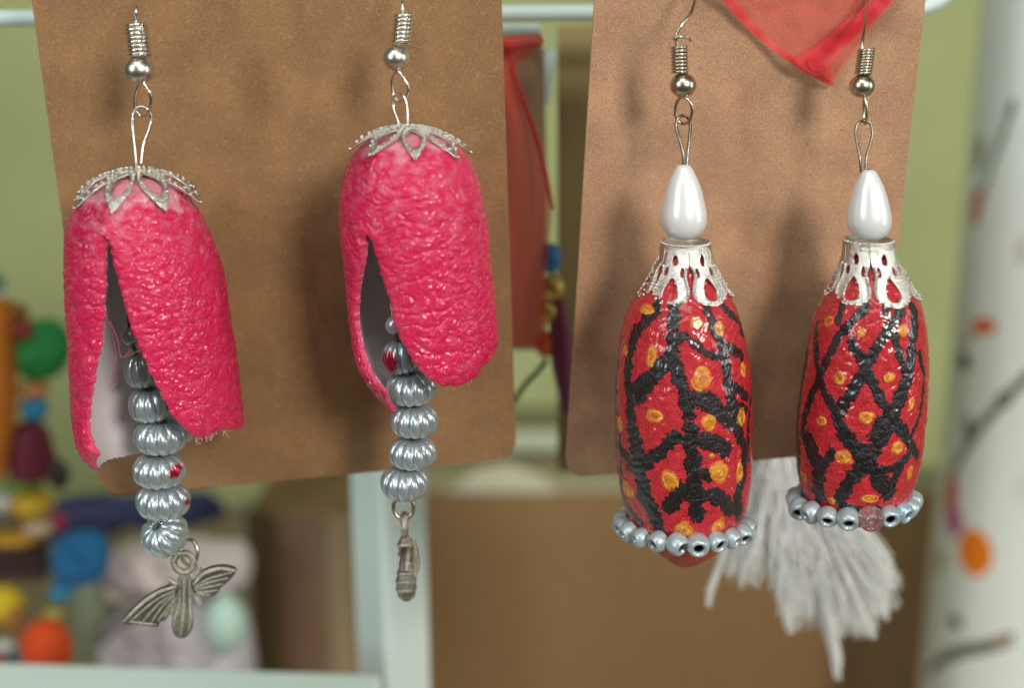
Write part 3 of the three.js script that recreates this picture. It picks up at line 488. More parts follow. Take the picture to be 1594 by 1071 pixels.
paintedEarring({
  z: -0.0005, zTop: -0.0005, k: 4.7, brush: 0.68, base: [1066, 880], label: 'left painted cocoon earring, thick crossing black strokes and big yellow dots on red',
  finding: {
    z: -0.003, wire: 2.6, hook: [[1078, -70, -0.010], [1082, -30, -0.006], [1081, 0, -0.003], [1074, 22, -0.001], [1060, 40], [1053, 54], [1054, 75], [1058, 115]], coil: [1057, 72, 1058, 115, 11.5, 8], coilWire: 2.2, loose: [[1050, 62, -0.001], [1049, 60, 0.0008], [1058, 57, 0.001], [1070, 59, 0.0006], [1075, 63]], ball: [1063, 133, 20],
    link: [[1065, 151, 0.0003], [1074, 159, 0.0008], [1077, 173, 0.0008], [1072, 189, 0.0003], [1063, 193, -0.0003], [1053, 184, -0.0008], [1051, 168, -0.0007], [1056, 155, -0.0003]],
    pin: [[1064, 262, 0.002], [1063, 240, 0.0018], [1057, 215, 0.0012], [1052, 196, 0.0006], [1055, 184, 0.0004], [1063, 180], [1071, 184, -0.0003], [1074, 196], [1073, 215, 0.0008], [1070, 240, 0.0015], [1069, 262, 0.002]],
  },
  pearl: [1064, 256, 374, 36],
  left: [[392, 1034], [430, 1016], [455, 995], [475, 982], [500, 972], [550, 963], [600, 958], [650, 957], [700, 959], [750, 964], [790, 973], [830, 994], [862, 1030], [880, 1066]],
  right: [[392, 1100], [430, 1117], [455, 1133], [475, 1144], [500, 1152], [550, 1163], [600, 1168], [650, 1169], [700, 1169], [750, 1167], [790, 1158], [830, 1138], [862, 1102], [880, 1066]],
  cap: { at: [1067, 375, 462], turn: Math.PI / 6, profile: [[0, 37], [0.15, 37.5], [0.35, 41], [0.55, 49], [0.75, 59], [0.9, 66], [1, 71]] },
  ring: [1066, 816, 96, 20, 0.02, 0.05, 0.12],
  strokes: [
    [[[1050, 468], [1048, 495], [1048, 520]], 20], [[[1038, 524], [1056, 526], [1074, 523]], 11], [[[1048, 520], [1046, 540], [1048, 556]], 17], [[[1052, 550], [1030, 570], [1011, 592], [987, 626]], 19],
    [[[1028, 474], [1010, 494], [997, 508], [984, 535], [976, 585], [981, 626], [984, 666], [991, 700]], 17], [[[1048, 556], [1056, 585], [1063, 605], [1068, 622], [1072, 655]], 17],
    [[[1075, 655], [1078, 707], [1080, 757], [1086, 815]], 17], [[[1096, 470], [1112, 511], [1126, 545], [1132, 585], [1140, 632], [1150, 682]], 15], [[[1072, 530], [1095, 545], [1116, 560]], 9], [[[1132, 540], [1146, 549], [1157, 556]], 13],
    [[[1066, 620], [1088, 622], [1110, 632], [1128, 648], [1143, 665]], 19], [[[1122, 475], [1136, 488], [1150, 502], [1158, 530]], 10], [[[1135, 600], [1150, 608], [1165, 622]], 12],
    [[[1056, 672], [1030, 702], [1010, 716], [995, 728]], 15], [[[984, 660], [991, 707], [997, 748], [1016, 798], [1034, 838]], 20], [[[1070, 755], [1052, 776], [1034, 798]], 18], [[[1086, 684], [1112, 690], [1137, 708]], 19],
    [[[1082, 772], [1112, 772], [1142, 798]], 17], [[[1149, 672], [1156, 690], [1163, 708]], 16], [[[1160, 705], [1156, 745], [1148, 775], [1150, 812]], 16], [[[960, 688], [972, 706], [984, 718]], 12], [[[962, 560], [960, 640], [965, 700], [968, 770]], 9], [[[968, 770], [985, 800], [1002, 815]], 12],
    [[[1166, 560], [1166, 640], [1166, 720]], 8], [[[1000, 590], [986, 604], [975, 590]], 11], [[[1011, 592], [1024, 578], [1046, 566]], 13], [[[1080, 700], [1066, 690], [1056, 676]], 12], [[[1078, 745], [1096, 735], [1108, 748]], 10], [[[1126, 545], [1114, 556], [1104, 550]], 8], [[[1000, 745], [986, 730], [974, 724]], 14], [[[1138, 640], [1150, 632], [1164, 640]], 9],  [[[1016, 800], [1010, 790], [990, 770]], 10], [[[1085, 735], [1100, 742], [1110, 745]], 9],
  ],
  dots: [[1083, 502, 30, 22], [1120, 512, 20, 26], [1013, 553, 17, 34, 0.1], [1091, 590, 34, 38], [1157, 577, 12, 30], [1018, 648, 26, 24, 0, 0.9], [1103, 658, 22, 24], [1155, 650, 15, 28], [964, 660, 8, 26], [1041, 747, 26, 46, -0.35, 0.1], [1120, 735, 32, 36], [1152, 735, 13, 40], [977, 762, 17, 32], [1066, 826, 36, 28], [1117, 822, 24, 34, 0.3], [1015, 832, 22, 18], [1006, 480, 28, 18], [1108, 710, 10, 8], [972, 545, 8, 18]],
});
paintedEarring({
  z: -0.0005, zTop: -0.0005, k: 21.3, brush: 0.66, base: [1330, 825], label: 'right painted cocoon earring, thin black diamond lattice on red with one clear foot bead',
  finding: {
    z: -0.003, wire: 2.3, hook: [[1344, -60, -0.011], [1349, -10, -0.008], [1347, 25, -0.004], [1343, 55, -0.001], [1341, 72], [1344, 110], [1342, 125]], coil: [1348, 76, 1343, 116, 11.5, 9], coilWire: 2.1, ball: [1341, 134, 19],
    link: [[1345, 151, 0.0008], [1348, 165, 0.0012], [1348, 182, 0.001], [1346, 193, 0.0002], [1344, 186, -0.0009], [1344, 168, -0.0011], [1344, 155, -0.0006]],
    pin: [[1340, 272, 0.002], [1338, 248, 0.0018], [1333, 220, 0.001], [1331, 203, 0.0005], [1335, 192, 0.0002], [1344, 188], [1353, 191], [1357, 202, 0.0003], [1355, 220, 0.0008], [1348, 245, 0.0016], [1346, 272, 0.002]],
  },
  pearl: [1352, 264, 375, 34],
  left: [[392, 1322], [425, 1308], [445, 1294], [470, 1280], [500, 1268], [550, 1257], [600, 1249], [650, 1243], [700, 1241], [740, 1243], [775, 1254], [800, 1279], [815, 1325]],
  right: [[392, 1385], [425, 1404], [445, 1417], [470, 1430], [500, 1437], [550, 1441], [600, 1440], [650, 1436], [700, 1430], [740, 1421], [775, 1404], [800, 1374], [815, 1325]],
  cap: { at: [1354, 372, 464], turn: 0.28, tilt: -0.07, profile: [[0, 37], [0.15, 37.5], [0.35, 41], [0.55, 48.5], [0.75, 58], [0.9, 65], [1, 70]] },
  ring: [1327, 781, 87, 18, 0.06, 0.01, 0.12],
  special: { 0: { r: 18.5, out: 2, m: M.clearBead, label: 'clear pinkish glass bead' }, 2: { r: 16, m: M.seedBlue, label: 'bluish seed bead' } },
  strokes: [
    [[[1351, 470], [1330, 498], [1308, 520], [1284, 567], [1261, 619], [1246, 680]], 13], [[[1311, 470], [1304, 508]], 11], [[[1271, 500], [1271, 570], [1277, 597], [1294, 632], [1314, 673], [1332, 696]], 12],
    [[[1321, 526], [1348, 572], [1368, 619], [1385, 641], [1412, 678]], 12], [[[1404, 474], [1385, 511], [1358, 552], [1338, 592], [1314, 628], [1300, 650]], 15], [[[1419, 470], [1420, 532], [1412, 585], [1398, 626], [1375, 659], [1356, 690]], 19],
    [[[1375, 474], [1392, 521], [1402, 562], [1416, 600]], 12], [[[1429, 545], [1438, 592], [1429, 653], [1412, 690]], 8], [[[1392, 656], [1372, 684], [1352, 710], [1321, 752], [1303, 785]], 17], [[[1305, 668], [1338, 702], [1362, 737], [1388, 776]], 19],
    [[[1252, 672], [1262, 700], [1273, 733], [1274, 785]], 24], [[[1297, 698], [1284, 720], [1270, 748]], 12], [[[1424, 690], [1408, 716], [1394, 741], [1380, 775]], 11], [[[1385, 640], [1396, 660], [1416, 690], [1428, 715]], 12], [[[1244, 685], [1242, 730], [1250, 770]], 11], [[[1362, 737], [1390, 728], [1404, 716]], 12], [[[1300, 782], [1330, 792], [1372, 790]], 8],
  ],
  dots: [[1340, 518, 15, 20, 0, 0.2], [1405, 515, 18, 28], [1306, 588, 19, 24, 0, 0.8], [1384, 588, 20, 20], [1348, 650, 25, 24], [1418, 628, 13, 20], [1313, 712, 28, 22], [1277, 655, 14, 16, 0, 0.9], [1397, 697, 22, 26], [1249, 742, 12, 14, 0, 1], [1352, 776, 38, 18, 0, 0.1], [1416, 735, 15, 24], [1293, 780, 14, 12], [1290, 500, 12, 22, 0, 0.9]],
});

// ---------- red sheer ribbon on the lighter card ----------
const WEAVE = dataTex(256, 256, (x, y) => 0.5 + 0.25 * Math.sin(x / 256 * 6.2832 * 32) + 0.25 * Math.sin(y / 256 * 6.2832 * 32)); WEAVE.repeat.set(120, 120);
M.sheer = std({ color: rgb(0.82, 0.04, 0.045), roughness: 0.55, transparent: true, opacity: 0.36, side: THREE.DoubleSide, bumpMap: WEAVE, bumpScale: 0.00004 });
M.sheerFold = std({ color: rgb(0.70, 0.012, 0.03), roughness: 0.55, transparent: true, opacity: 0.62, side: THREE.DoubleSide });
M.sheerBack = std({ color: rgb(0.78, 0.035, 0.03), roughness: 0.6, transparent: true, opacity: 0.5, side: THREE.DoubleSide });
const quad = (pts, z, bow, nu = 30, nv = 30) => grid(nu, nv, (u, v) => { const [a, b, c, d] = pts, x = lerp(lerp(a[0], b[0], u), lerp(d[0], c[0], u), v), y = lerp(lerp(a[1], b[1], u), lerp(d[1], c[1], u), v), q = W(x, y, z + bow(u, v)); return Object.assign(q, { u: q.x, v: q.y }); });
{
  const t = thing('sheer_ribbon', 'sheer red ribbon end lying across the top of the lighter card', 'ribbon', W(1290, 132, ZB + 0.002));
  const lx = table([[-60, 1070], [2, 1126], [40, 1160], [75, 1200], [107, 1245], [134, 1293]]), rx = table([[-60, 1432], [0, 1392], [60, 1345], [100, 1316], [134, 1296]]), ZR = ZB + 0.0012;
  const wave = (x, y) => 0.0006 * Math.sin(x * 0.03 + y * 0.02) + 0.0003 * n2(x * 0.02, y * 0.02);
  const sheetOf = (l, r2, y0, y1, dz, nu = 30) => grid(nu, 50, (u, v) => { const y = lerp(y0, y1, v), x = lerp(l(y), r2(y), u), q = W(x, y, ZR + dz + wave(x, y)); return Object.assign(q, { u: q.x, v: q.y }); });
  part('ribbon_body', sheetOf(lx, rx, -60, 134, 0), M.sheer, t);
  part('hem', sheetOf((y) => lx(y) - 2, (y) => Math.min(rx(y), lx(y) + 16 + 5 * n2(y * 0.03, 3)), -60, 134, 0.0004, 6), M.sheerFold, t);
  const fl = table([[-60, 1384], [0, 1348], [30, 1318], [60, 1283], [84, 1248], [92, 1234], [112, 1258], [128, 1286]]), fr = table([[-60, 1432], [0, 1390], [30, 1362], [60, 1330], [84, 1304], [100, 1294], [128, 1292]]);
  part('fold', sheetOf(fl, fr, -60, 128, 0.0009, 16), M.sheerFold, t);
  part('fold', sheetOf((y) => lerp(fl(y), fr(y), 0.35 + 0.1 * n2(y * 0.02, 1)), (y) => lerp(fl(y), fr(y), 0.8 + 0.1 * n2(y * 0.02, 8)), -60, 110, 0.0013, 10), M.sheerFold, t);
}

// ---------- white tassel behind the lighter card ----------
{
  const z = -0.042, t = thing('tassel', 'white thread tassel hanging below the lighter card', 'tassel', W(1240, 700, z));
  const silk = phy({ vertexColors: true, color: rgb(0.95, 0.95, 0.92), roughness: 0.5 });
  part('knot', ball(W(1215, 640, z), 40 * S(W(1215, 640, z)), 1, 0.9, 0.8), std({ color: rgb(0.8, 0.8, 0.77), roughness: 0.6 }), t);
  const ends = [[1102, 940, 0.16], [1138, 898, 0.5], [1165, 905, 0.8], [1190, 895, 0.8], [1215, 912, 1], [1228, 950, 1], [1240, 975, 1], [1262, 950, 1.2], [1282, 968, 1], [1308, 985, 0.8], [1304, 1052, 0.35], [1318, 975, 1], [1346, 985, 1], [1360, 960, 1.2], [1380, 940, 1.2], [1376, 905, 0.8], [1330, 930, 1.2], [1270, 915, 1.2]];
  ends.forEach(([ex, ey, w], bi) => {
    const list = [], count = Math.round(56 * Math.sqrt(w) + 14);
    for (let i = 0; i < count; i++) {
      const sx = lerp(1168, 1262, clamp((ex - 1100) / 290 + rr(-0.25, 0.25), 0, 1)), dx = rr(-20, 20) * w, dy = rr(-44, 12) * Math.min(1, w + 0.3), dz = rr(-0.006, 0.006), bow = rr(-8, 8);
      list.push(tube([W(lerp(1215, sx, 0.5), 650, z), W(sx, 705, z + dz * 0.6), W(lerp(sx, ex + dx, 0.45) + bow, lerp(705, ey + dy, 0.5), z + dz), W(lerp(sx, ex + dx, 0.8) + bow * 0.5, lerp(705, ey + dy, 0.8), z + dz * 1.1), W(ex + dx, ey + dy, z + dz)], 0.00009 * rr(0.6, 1.5), { seg: 12, rad: 4 }));
    }
    for (const q of list) { const n = q.attributes.position.count, v = rr(0.82, 1); q.setAttribute('color', new THREE.BufferAttribute(new Float32Array(n * 3).fill(v), 3)); }
    part('strand_bundle', list, silk, t);
  });
}

// ---------- white display rack: post, foot board and rods ----------
{
  const z = -0.075, t = thing('display_rack', 'white rack with an upright post, foot board and rods behind the cards', 'display rack', W(600, 1060, z));
  const c = W(606, 900, z), w = 88 * S(c), g = new RoundedBoxGeometry(w, 0.37, w, 4, 0.0012); g.rotateY(0.72); g.translate(c.x, TABLE + 0.1855, c.z - w * 0.3); part('post', g, M.white, t);
  const e = W(270, 1036, -0.055), b = new RoundedBoxGeometry(0.105, 0.006, 0.09, 3, 0.001); b.rotateY(-0.06); b.translate(e.x - 0.016, e.y - 0.003, -0.055 + 0.045 - 0.0005); part('foot_board', b, M.white, t);
  part('rod', tube(P3([[-160, 30], [40, 28], [850, 20], [1380, 14], [1440, 10], [1478, -14], [1490, -50]], -0.045), 0.00125, { seg: 90 }), M.white, t);
  part('rod', tube(P3([[500, 49], [760, 47], [838, 46]], -0.052), 0.0010, { seg: 30 }), M.white, t);
}

// ---------- things between the cards ----------
{
  const z = -0.035, t = thing('sheer_bag', 'sheer dark red gift bag showing between the two cards', 'gift bag', W(820, 520, z));
  part('sheet', grid(30, 60, (u, v) => { const y = lerp(58, 540, v), xr = table([[58, 800], [62, 842], [110, 802], [200, 834], [260, 850], [320, 860], [420, 850], [540, 852]])(y), q = W(lerp(700, xr, u), y, z + 0.002 * Math.sin(u * 9 + v * 4)); return Object.assign(q, { u: q.x, v: q.y }); }), M.sheerBack, t);
  part('hem', tube(P3([[786, 62], [797, 105], [812, 150], [832, 205], [846, 255], [855, 300], [860, 326]], z + 0.001), 0.00034, { seg: 50 }), M.sheerFold, t);
  part('drawstring', tube(P3([[770, 68], [800, 66], [842, 64]], z + 0.002), 0.0010, { seg: 30 }), M.sheerFold, t);
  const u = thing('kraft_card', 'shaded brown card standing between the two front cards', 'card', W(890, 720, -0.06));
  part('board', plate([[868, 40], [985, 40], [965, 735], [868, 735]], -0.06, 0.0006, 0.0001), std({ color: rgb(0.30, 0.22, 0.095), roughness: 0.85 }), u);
  const w = thing('kraft_card', 'brown backing card seen through the sheer dark red bag', 'card', W(800, 540, -0.055));
  part('board', plate([[690, 74], [846, 74], [852, 300], [848, 545], [690, 545]], -0.056, 0.0006, 0.0001), std({ color: rgb(0.42, 0.25, 0.14), roughness: 0.85 }), w);
  part('clip', plate([[846, 78], [862, 74], [868, 90], [860, 112], [856, 160], [848, 165]], -0.0535, 0.001, 0.0003), M.white, w);
  // small beaded earring hanging in the gap
  const e = thing('beaded_earring', 'blurred earring with blue bead and maroon drop between the cards', 'earring', W(872, 630, -0.045)), zz = -0.045, k = S(W(870, 480, zz));
  const gloss = (r, g, b) => std({ color: rgb(r, g, b), roughness: 0.35 });
  part('blue_bead', ball(W(857, 402, zz), 16 * k, 1, 1.5, 1), gloss(0.02, 0.18, 0.42), e);
  part('gold_spacer', [ball(W(862, 448, zz), 17 * k, 1, 1.3, 1), ball(W(854, 485, zz), 16 * k, 1, 1.2, 1), tube(P3([[857, 380], [860, 440], [868, 480]], zz), 3 * k)], std({ color: rgb(0.55, 0.38, 0.10), metalness: 0.8, roughness: 0.4 }), e);
  part('orange_bead', ball(W(848, 536, zz), 15 * k, 1, 1.4, 1), gloss(0.62, 0.10, 0.03), e);
  part('drop', tube(P3([[868, 465], [872, 520], [876, 580], [882, 640]], zz), (q) => k * (9 + 9 * Math.sin(Math.PI * Math.min(1, q * 1.05 + 0.08))), { seg: 40, rad: 18 }), gloss(0.16, 0.02, 0.05), e);
  part('cord', tube(P3([[790, 640], [818, 598], [840, 575], [850, 560]], zz), 4 * k), gloss(0.02, 0.07, 0.05), e);
  const sh = thing('shelf_bar', 'pale green shelf bar low between the cards', 'shelf', W(830, 690, -0.30));
  const sb = (y0, y1, zc, mat, nm) => { const a = W(560, y0, zc), b = W(1120, y1, zc), g = new RoundedBoxGeometry(b.x - a.x, a.y - b.y, 0.012, 3, 0.0015); g.translate((a.x + b.x) / 2, (a.y + b.y) / 2, zc - 0.006); part(nm, g, mat, sh); };
  sb(676, 704, -0.30, std({ color: rgb(0.60, 0.68, 0.48), roughness: 0.6 }), 'front_rail'); sb(647, 673, -0.304, std({ color: rgb(0.19, 0.18, 0.08), roughness: 0.7 }), 'slot_board'); sb(705, 724, -0.304, std({ color: rgb(0.19, 0.17, 0.08), roughness: 0.7 }), 'slot_board');
}

// ---------- brown boxes low behind ----------
const burlap = dataTex(512, 512, (x, y) => { const a = Math.sin(x / 512 * 6.2832 * 64), b = Math.sin(y / 512 * 6.2832 * 64), v = 0.9 + 0.06 * a * b + 0.10 * fbm(x / 60, y / 14, 4) + 0.08 * fbm(x / 12, y / 50 + 20, 3); return [0.60 * v, 0.47 * v, 0.31 * v]; }, true); burlap.repeat.set(14, 14);
const planar = (g) => { const p = g.attributes.position, u = g.attributes.uv; for (let i = 0; i < p.count; i++) u.setXY(i, p.getX(i) + p.getZ(i) * 0.7, p.getY(i)); return g; };
M.burlap = std({ map: burlap, roughness: 0.95 });
{
  const z = -0.25, a = W(640, 768, z), b = W(1640, 768, z), t = thing('storage_box', 'large brown cloth covered box behind the white tassel', 'box', V((a.x + b.x) / 2, TABLE, z - 0.007));
  const g = new RoundedBoxGeometry(b.x - a.x, a.y - TABLE, 0.014, 4, 0.002); g.translate((a.x + b.x) / 2, (a.y + TABLE) / 2, z - 0.007); part('box_body', planar(g), M.burlap, t);
  const l = new RoundedBoxGeometry(b.x - a.x + 0.004, 0.004, 0.017, 3, 0.0012); l.translate((a.x + b.x) / 2, a.y + 0.0022, z - 0.0075); part('lid', planar(l), std({ color: rgb(0.36, 0.34, 0.19), roughness: 0.9 }), t);
  const z2 = -0.18, a2 = W(388, 800, z2), b2 = W(575, 800, z2), u = thing('storage_box', 'smaller reddish brown box standing left of the white post', 'box', V((a2.x + b2.x) / 2, TABLE, z2 - 0.03));
  const g2 = new RoundedBoxGeometry(b2.x - a2.x, a2.y - TABLE, 0.05, 4, 0.001); g2.translate((a2.x + b2.x) / 2, (a2.y + TABLE) / 2, z2 - 0.025); part('box_body', planar(g2), M.burlap, u);
  const st = (x0, x1, y0, col, dz, nm) => { const p = W(x0, y0, z2), q = W(x1, y0, z2), h = p.y - TABLE - 0.001, g3 = new RoundedBoxGeometry(q.x - p.x, h, 0.004, 2, 0.0008); g3.translate((p.x + q.x) / 2, TABLE + h / 2 + 0.0005, z2 + dz); part(nm, g3, std({ color: rgb(...col), roughness: 0.85 }), u); };
  st(384, 422, 792, [0.085, 0.055, 0.022], 0.0006, 'edge_strip'); st(440, 505, 806, [0.21, 0.12, 0.072], 0.0002, 'panel');
  st(505, 548, 800, [0.26, 0.19, 0.10], -0.0004, 'panel');
}
// pale cable looping behind the wide card's lower edge
{ const z = -0.235, t = thing('cable', 'pale beige cable looping above the smaller brown box', 'cable', W(440, 790, z)); part('cord', tube(P3([[300, 850], [335, 805], [390, 778], [460, 768], [540, 772], [640, 790]], z), 0.0011, { seg: 60 }), std({ color: rgb(0.48, 0.46, 0.30), roughness: 0.6 }), t); part('cord', tube(P3([[330, 880], [370, 830], [420, 800], [500, 792]], z - 0.004), 0.0011, { seg: 50 }), std({ color: rgb(0.42, 0.40, 0.26), roughness: 0.6 }), t); }
{ const z = -0.247, t = thing('paper_leaf', 'pale beige paper leaf lying on the large brown box', 'paper', W(770, 760, z)); part('sheet', plate([[690, 768], [735, 735], [790, 722], [850, 745], [868, 768]], z, 0.001, 0.0003, 0.002), std({ color: rgb(0.52, 0.50, 0.36), roughness: 0.8 }), t); }

// ---------- pale pink pouches and other small goods, lower left ----------
const soft = (pts, z, depth) => { const sh = pts.map(([x, y]) => W(x, y, z)), c = new THREE.CatmullRomCurve3(sh, true, 'centripetal').getPoints(120), ctr = c.reduce((a, p) => a.add(p), V(0, 0, 0)).divideScalar(c.length);
  return merge([1, -1].map((sd) => grid(120, 14, (u, v, i) => { const p = c[i % 120], k = Math.cos(v * Math.PI / 2), q = ctr.clone().lerp(p, k); q.z += sd * depth * Math.sin(v * Math.PI / 2) * (1 + 0.3 * n2(q.x * 120, q.y * 120)); return q; }))); };
const G = (r, g, b, rough = 0.45) => std({ color: rgb(r, g, b), roughness: rough });
{
  const t = thing('pouch', 'pale pink cloth pouch, upper one behind the insect charm', 'pouch', W(280, 920, -0.155)); const pm = G(0.60, 0.52, 0.50, 0.9);
  part('pouch_body', soft([[168, 925], [175, 860], [235, 838], [330, 842], [385, 850], [388, 905], [330, 925], [240, 928]], -0.16, 0.009), pm, t);
  part('tie', tube(P3([[168, 900], [200, 922], [260, 932], [330, 926], [385, 915]], -0.148), 0.0011, { seg: 40 }), G(0.16, 0.14, 0.15), t);
  const u = thing('pouch', 'pale lilac cloth pouch, lower one behind the insect charm', 'pouch', W(270, 1010, -0.15));
  part('pouch_body', soft([[165, 1060], [160, 985], [200, 945], [290, 930], [370, 935], [395, 1000], [390, 1070], [270, 1070]], -0.155, 0.009), G(0.56, 0.50, 0.53, 0.9), u);
  part('tie', tube(P3([[160, 1000], [195, 970], [240, 948]], -0.143), 0.0010, { seg: 30 }), G(0.20, 0.17, 0.19), u);
  const e = thing('egg', 'pale mint egg shaped bead beside the pouches', 'bead', W(350, 1015, -0.135)); part('egg_body', ball(W(352, 972, -0.135), 36 * S(W(352, 972, -0.135)), 0.9, 1.35, 0.9), G(0.45, 0.62, 0.53, 0.5), e); part('cap', ball(W(352, 926, -0.135), 8 * S(W(352, 926, -0.135)), 1.2, 0.6, 1.2), G(0.5, 0.6, 0.52), e);
  const b = thing('cloth_bundle', 'dark navy cloth bundle under the left corner of the wide card', 'cloth', W(160, 830, -0.15)); part('cloth_body', soft([[60, 830], [75, 785], [140, 772], [230, 776], [330, 770], [352, 800], [300, 815], [235, 800], [180, 830], [110, 842]], -0.2, 0.008), G(0.03, 0.035, 0.10, 0.8), b); part('fold', tube(P3([[80, 812], [150, 800], [225, 790], [300, 792]], -0.19), 0.002, { seg: 30 }), G(0.045, 0.05, 0.13, 0.8), b);
  const gl = thing('glass_jar', 'grey green jar standing behind the blue felt bead', 'jar', W(175, 1010, -0.17)); const jz = -0.17, js = S(W(160, 950, jz)), jp = W(150, 950, jz); const lt = new THREE.LatheGeometry([[0, -70], [30, -70], [36, -60], [36, 40], [26, 56], [24, 66]].map(([x, y]) => new THREE.Vector2(x * js, y * js)), 32); lt.translate(jp.x, jp.y, jp.z); part('jar_body', lt, G(0.20, 0.23, 0.15, 0.4), gl); const ll = new THREE.CylinderGeometry(27 * js, 27 * js, 16 * js, 32); ll.translate(jp.x, jp.y + 72 * js, jp.z); part('lid', ll, G(0.12, 0.12, 0.06), gl);
}
// ---------- colourful felt and bead jewellery at the left edge ----------
{
  const z = -0.125, k = S(W(50, 600, z)), B = (x, y, r, sx = 1, sy = 1, sz = 1) => ball(W(x, y, z), r * k, sx, sy, sz);
  const t = thing('felt_earring', 'blurred drop with green felt disc, blue bead and maroon bell', 'earring', W(55, 760, z));
  part('red_bead', ball(W(38, 514, z + 0.003), 16 * k), G(0.22, 0.02, 0.015), t); part('olive_bead', B(28, 488, 18), G(0.25, 0.15, 0.02), t);
  part('green_disc', (() => { const g = soft([[30, 560], [26, 518], [50, 500], [84, 498], [108, 520], [110, 556], [92, 582], [58, 592], [38, 585]], z, 0.005); return g; })(), G(0.012, 0.20, 0.035, 0.8), t);
  part('orange_bead', B(55, 606, 19, 1.2, 0.75, 1.2), G(0.55, 0.20, 0.07), t); part('blue_bead', B(55, 636, 21), G(0.015, 0.22, 0.42), t);
  { const p = W(50, 700, z), g = new THREE.LatheGeometry([[2, 46], [18, 44], [30, 30], [34, 0], [38, -36], [34, -42], [2, -40]].map(([x, y]) => new THREE.Vector2(x * k, y * k)), 36); g.translate(p.x, p.y, p.z); part('maroon_bell', g, G(0.13, 0.006, 0.022, 0.7), t); }
  part('dark_bead', B(92, 738, 22, 0.8, 1.2, 0.8), G(0.02, 0.018, 0.012), t);
  const s2 = thing('felt_pendant', 'long orange felt pendant cut by the left picture edge', 'pendant', W(-10, 720, z)); part('pendant_body', tube(P3([[-8, 470], [-14, 540], [-14, 620], [-16, 690], [-20, 740]], z + 0.004), (q) => k * (26 + 14 * Math.sin(q * 3.14)), { seg: 50, rad: 24 }), G(0.62, 0.19, 0.02, 0.8), s2); part('teal_bead', B(-6, 440, 14), G(0.02, 0.22, 0.14), s2); part('pale_bead', B(2, 462, 11), G(0.5, 0.55, 0.48), s2);
  const s3 = thing('bead_stack', 'stacked green, yellow and white beads below the maroon bell', 'beads', W(40, 840, z));
  part('green_bead', B(38, 752, 24, 1.3, 0.6, 1), G(0.13, 0.22, 0.03), s3); part('yellow_bead', B(52, 785, 34, 1.0, 0.7, 1), G(0.50, 0.30, 0.01), s3); part('white_bead', B(8, 782, 18), G(0.5, 0.48, 0.45), s3); part('brown_bead', B(10, 806, 20, 1.4, 0.7, 1), G(0.10, 0.08, 0.05), s3); part('cream_bead', B(62, 820, 22, 1.2, 0.7, 1), G(0.48, 0.34, 0.22), s3); part('magenta_bead', B(94, 812, 13, 0.8, 1.2, 1), G(0.30, 0.01, 0.05), s3); part('amber_bead', B(22, 838, 26, 1.6, 0.5, 1), G(0.42, 0.22, 0.01), s3);
  const s4 = thing('felt_bead', 'large blue felt bead with a small blue bead under it', 'felt bead', W(130, 930, z)); part('felt_body', soft([[82, 880], [88, 845], [120, 826], [160, 834], [172, 868], [162, 898], [125, 912], [95, 905]], z, 0.005), G(0.008, 0.11, 0.26, 0.85), s4); part('small_bead', B(96, 922, 19, 1, 0.9, 1), G(0.01, 0.17, 0.30), s4);
  const s5 = thing('cube_bead', 'dark brown block bead left of the blue felt bead', 'bead', W(40, 900, z - 0.004)); { const p = W(30, 872, z - 0.006), g = new RoundedBoxGeometry(92 * k, 62 * k, 40 * k, 4, 8 * k); g.translate(p.x, p.y, p.z); part('bead_body', g, G(0.035, 0.015, 0.015, 0.7), s5); part('cord_end', ball(W(78, 876, z), 5 * k), G(0.05, 0.03, 0.03), s5); }
  const s6 = thing('felt_ball', 'orange red felt ball at the lower left with teal bead', 'felt ball', W(70, 1062, z + 0.004)); part('ball_body', ball(W(72, 1010, z + 0.004), 42 * k, 0.98, 1.2, 1), G(0.66, 0.062, 0.006, 0.8), s6); part('teal_bead', ball(W(30, 1022, z + 0.007), 17 * k, 0.9, 1.2, 1), G(0.01, 0.13, 0.13), s6); part('rose_bead', ball(W(8, 1036, z + 0.007), 20 * k), G(0.28, 0.02, 0.06), s6); part('olive_knot', B(84, 955, 14, 1.3, 0.7, 1), G(0.30, 0.25, 0.05), s6); part('white_bead', ball(W(8, 1006, z + 0.004), 14 * k, 1.4, 0.7, 1), G(0.6, 0.6, 0.55), s6);
  const s7 = thing('felt_cone', 'yellow felt cone with brown underside at the left edge', 'felt bead', W(15, 990, z)); part('cone_body', B(4, 940, 34, 1.0, 0.9, 1), G(0.58, 0.42, 0.01, 0.8), s7); part('underside', ball(W(22, 962, z + 0.002), 24 * k, 0.7, 1.1, 0.9), G(0.30, 0.13, 0.02, 0.8), s7);
}

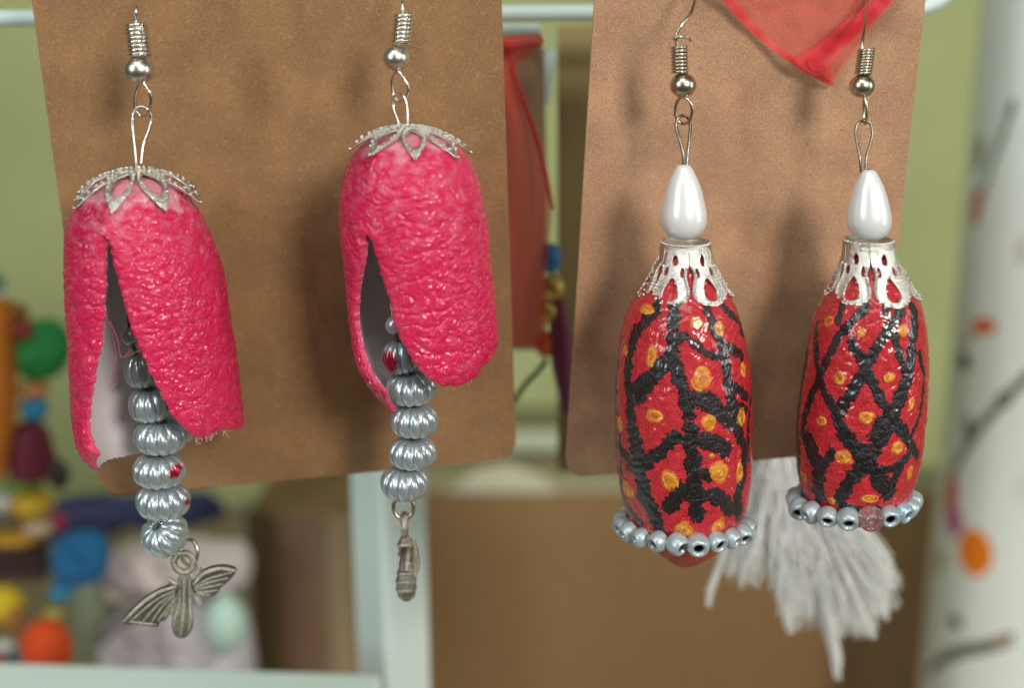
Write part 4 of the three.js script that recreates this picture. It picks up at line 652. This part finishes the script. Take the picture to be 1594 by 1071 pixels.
// ---------- white printed roll at the right ----------
{
  const z = -0.2, a = W(1676, 0, z), b = W(1556, 1071, z), R = 130 * S(W(1620, 500, z)), H = 0.6, y0 = TABLE + 0.0005, Nx = 1536, Ny = 2048;
  const [cv, g] = canvas(Nx, Ny); g.fillStyle = '#e6ece6'; g.fillRect(0, 0, Nx, Ny);
  const tiltX = (a.x - b.x) / (a.y - b.y), cxAt = (y) => b.x + (y - b.y) * tiltX, spot2 = (px, py) => { let zz = z + R * 0.7, q, f; for (let i = 0; i < 15; i++) { q = W(px, py, zz); f = Math.asin(clamp((q.x - cxAt(q.y)) / R, -0.99, 0.99)); zz = lerp(zz, z + R * Math.cos(f), 0.7); } return [(f / (2 * Math.PI) + 0.5) * Nx, (1 - (q.y - y0) / H) * Ny]; };
  const KX = Nx / (2 * Math.PI * R), KY = Ny / H, ps = S(W(1500, 500, z + R * 0.7));
  const oval = (px, py, w, h, rot, col) => { const [x, y] = spot2(px, py); g.save(); g.translate(x, y); g.scale(KX, KY); g.rotate(rot); g.fillStyle = col; g.beginPath(); g.ellipse(0, 0, w / 2 * ps, h / 2 * ps, 0, 0, 7); g.fill(); g.restore(); };
  const twig = (pts, w, col) => { const P = pts.map(([x, y]) => spot2(x, y)); g.strokeStyle = col; g.lineWidth = w * ps * KX; g.lineCap = 'round'; g.beginPath(); P.forEach(([x, y], i) => i ? g.lineTo(x, y) : g.moveTo(x, y)); g.stroke(); };
  twig([[1577, 165], [1566, 200], [1545, 250], [1532, 300]], 7, '#55634a'); oval(1574, 172, 12, 38, 0.2, '#46553e'); oval(1524, 240, 24, 60, 0.1, '#7d7f5e'); oval(1519, 322, 26, 62, 0.08, '#d23c06'); oval(1530, 508, 50, 26, -0.25, '#e05a08'); oval(1506, 528, 26, 14, -0.8, '#9a8d3a'); oval(1500, 562, 34, 30, 0, '#22242a'); oval(1590, 390, 16, 50, 0, '#c4bda9');
  twig([[1600, 585], [1560, 625], [1520, 672], [1495, 712], [1472, 752]], 8, '#4c5a45'); oval(1562, 622, 24, 34, 0.5, '#5c6a50'); oval(1506, 664, 18, 46, 0.1, '#56634a'); oval(1478, 770, 34, 90, 0, '#cf2a12'); oval(1484, 812, 40, 52, 0, '#bc4a8a'); oval(1516, 860, 62, 84, 0, '#f08012'); oval(1466, 878, 24, 52, 0.2, '#9aa31c'); oval(1486, 968, 30, 24, 0, '#4a4258');
  twig([[1440, 1046], [1465, 1026], [1500, 1012], [1540, 1006], [1572, 996]], 9, '#5d6b5a'); oval(1558, 999, 24, 14, 0, '#c2694a'); oval(1600, 760, 40, 60, 0.4, '#d8dfd4');
  for (let i = 0; i < 40; i++) { const x = rnd() < 0.5 ? rr(0, Nx * 0.24) : rr(Nx * 0.8, Nx), y = rr(0, Ny); g.fillStyle = ['#d9500a', '#55634a', '#9aa31c', '#2a2c30', '#bc4a8a'][i % 5]; g.beginPath(); g.ellipse(x, y, rr(14, 44), rr(20, 50), rnd() * 3, 0, 7); g.fill(); }
  const tx = new THREE.CanvasTexture(cv); tx.colorSpace = THREE.SRGBColorSpace;
  const t = thing('paper_roll', 'tall white roll printed with orange fruit and twigs at the right', 'paper roll', V(cxAt(y0), y0, z));
  part('printed_sheet', grid(96, 40, (u, v) => { const f = (u - 0.5) * 2 * Math.PI, y = y0 + v * H, rad = R * (1 + 0.012 * Math.sin(f * 5 + v * 2) + 0.01 * n2(f * 1.5, v * 4)); return Object.assign(V(cxAt(y) + Math.sin(f) * rad, y, z + Math.cos(f) * rad), { u, v }); }), std({ map: tx, roughness: 0.6, side: THREE.DoubleSide }), t);
  const core = new THREE.CylinderGeometry(R * 0.4, R * 0.4, H, 32, 1, true); core.translate(cxAt(y0 + H / 2), y0 + H / 2, z); part('core_tube', core, G(0.3, 0.22, 0.14, 0.9), t);
}
renderer.render(scene, camera);
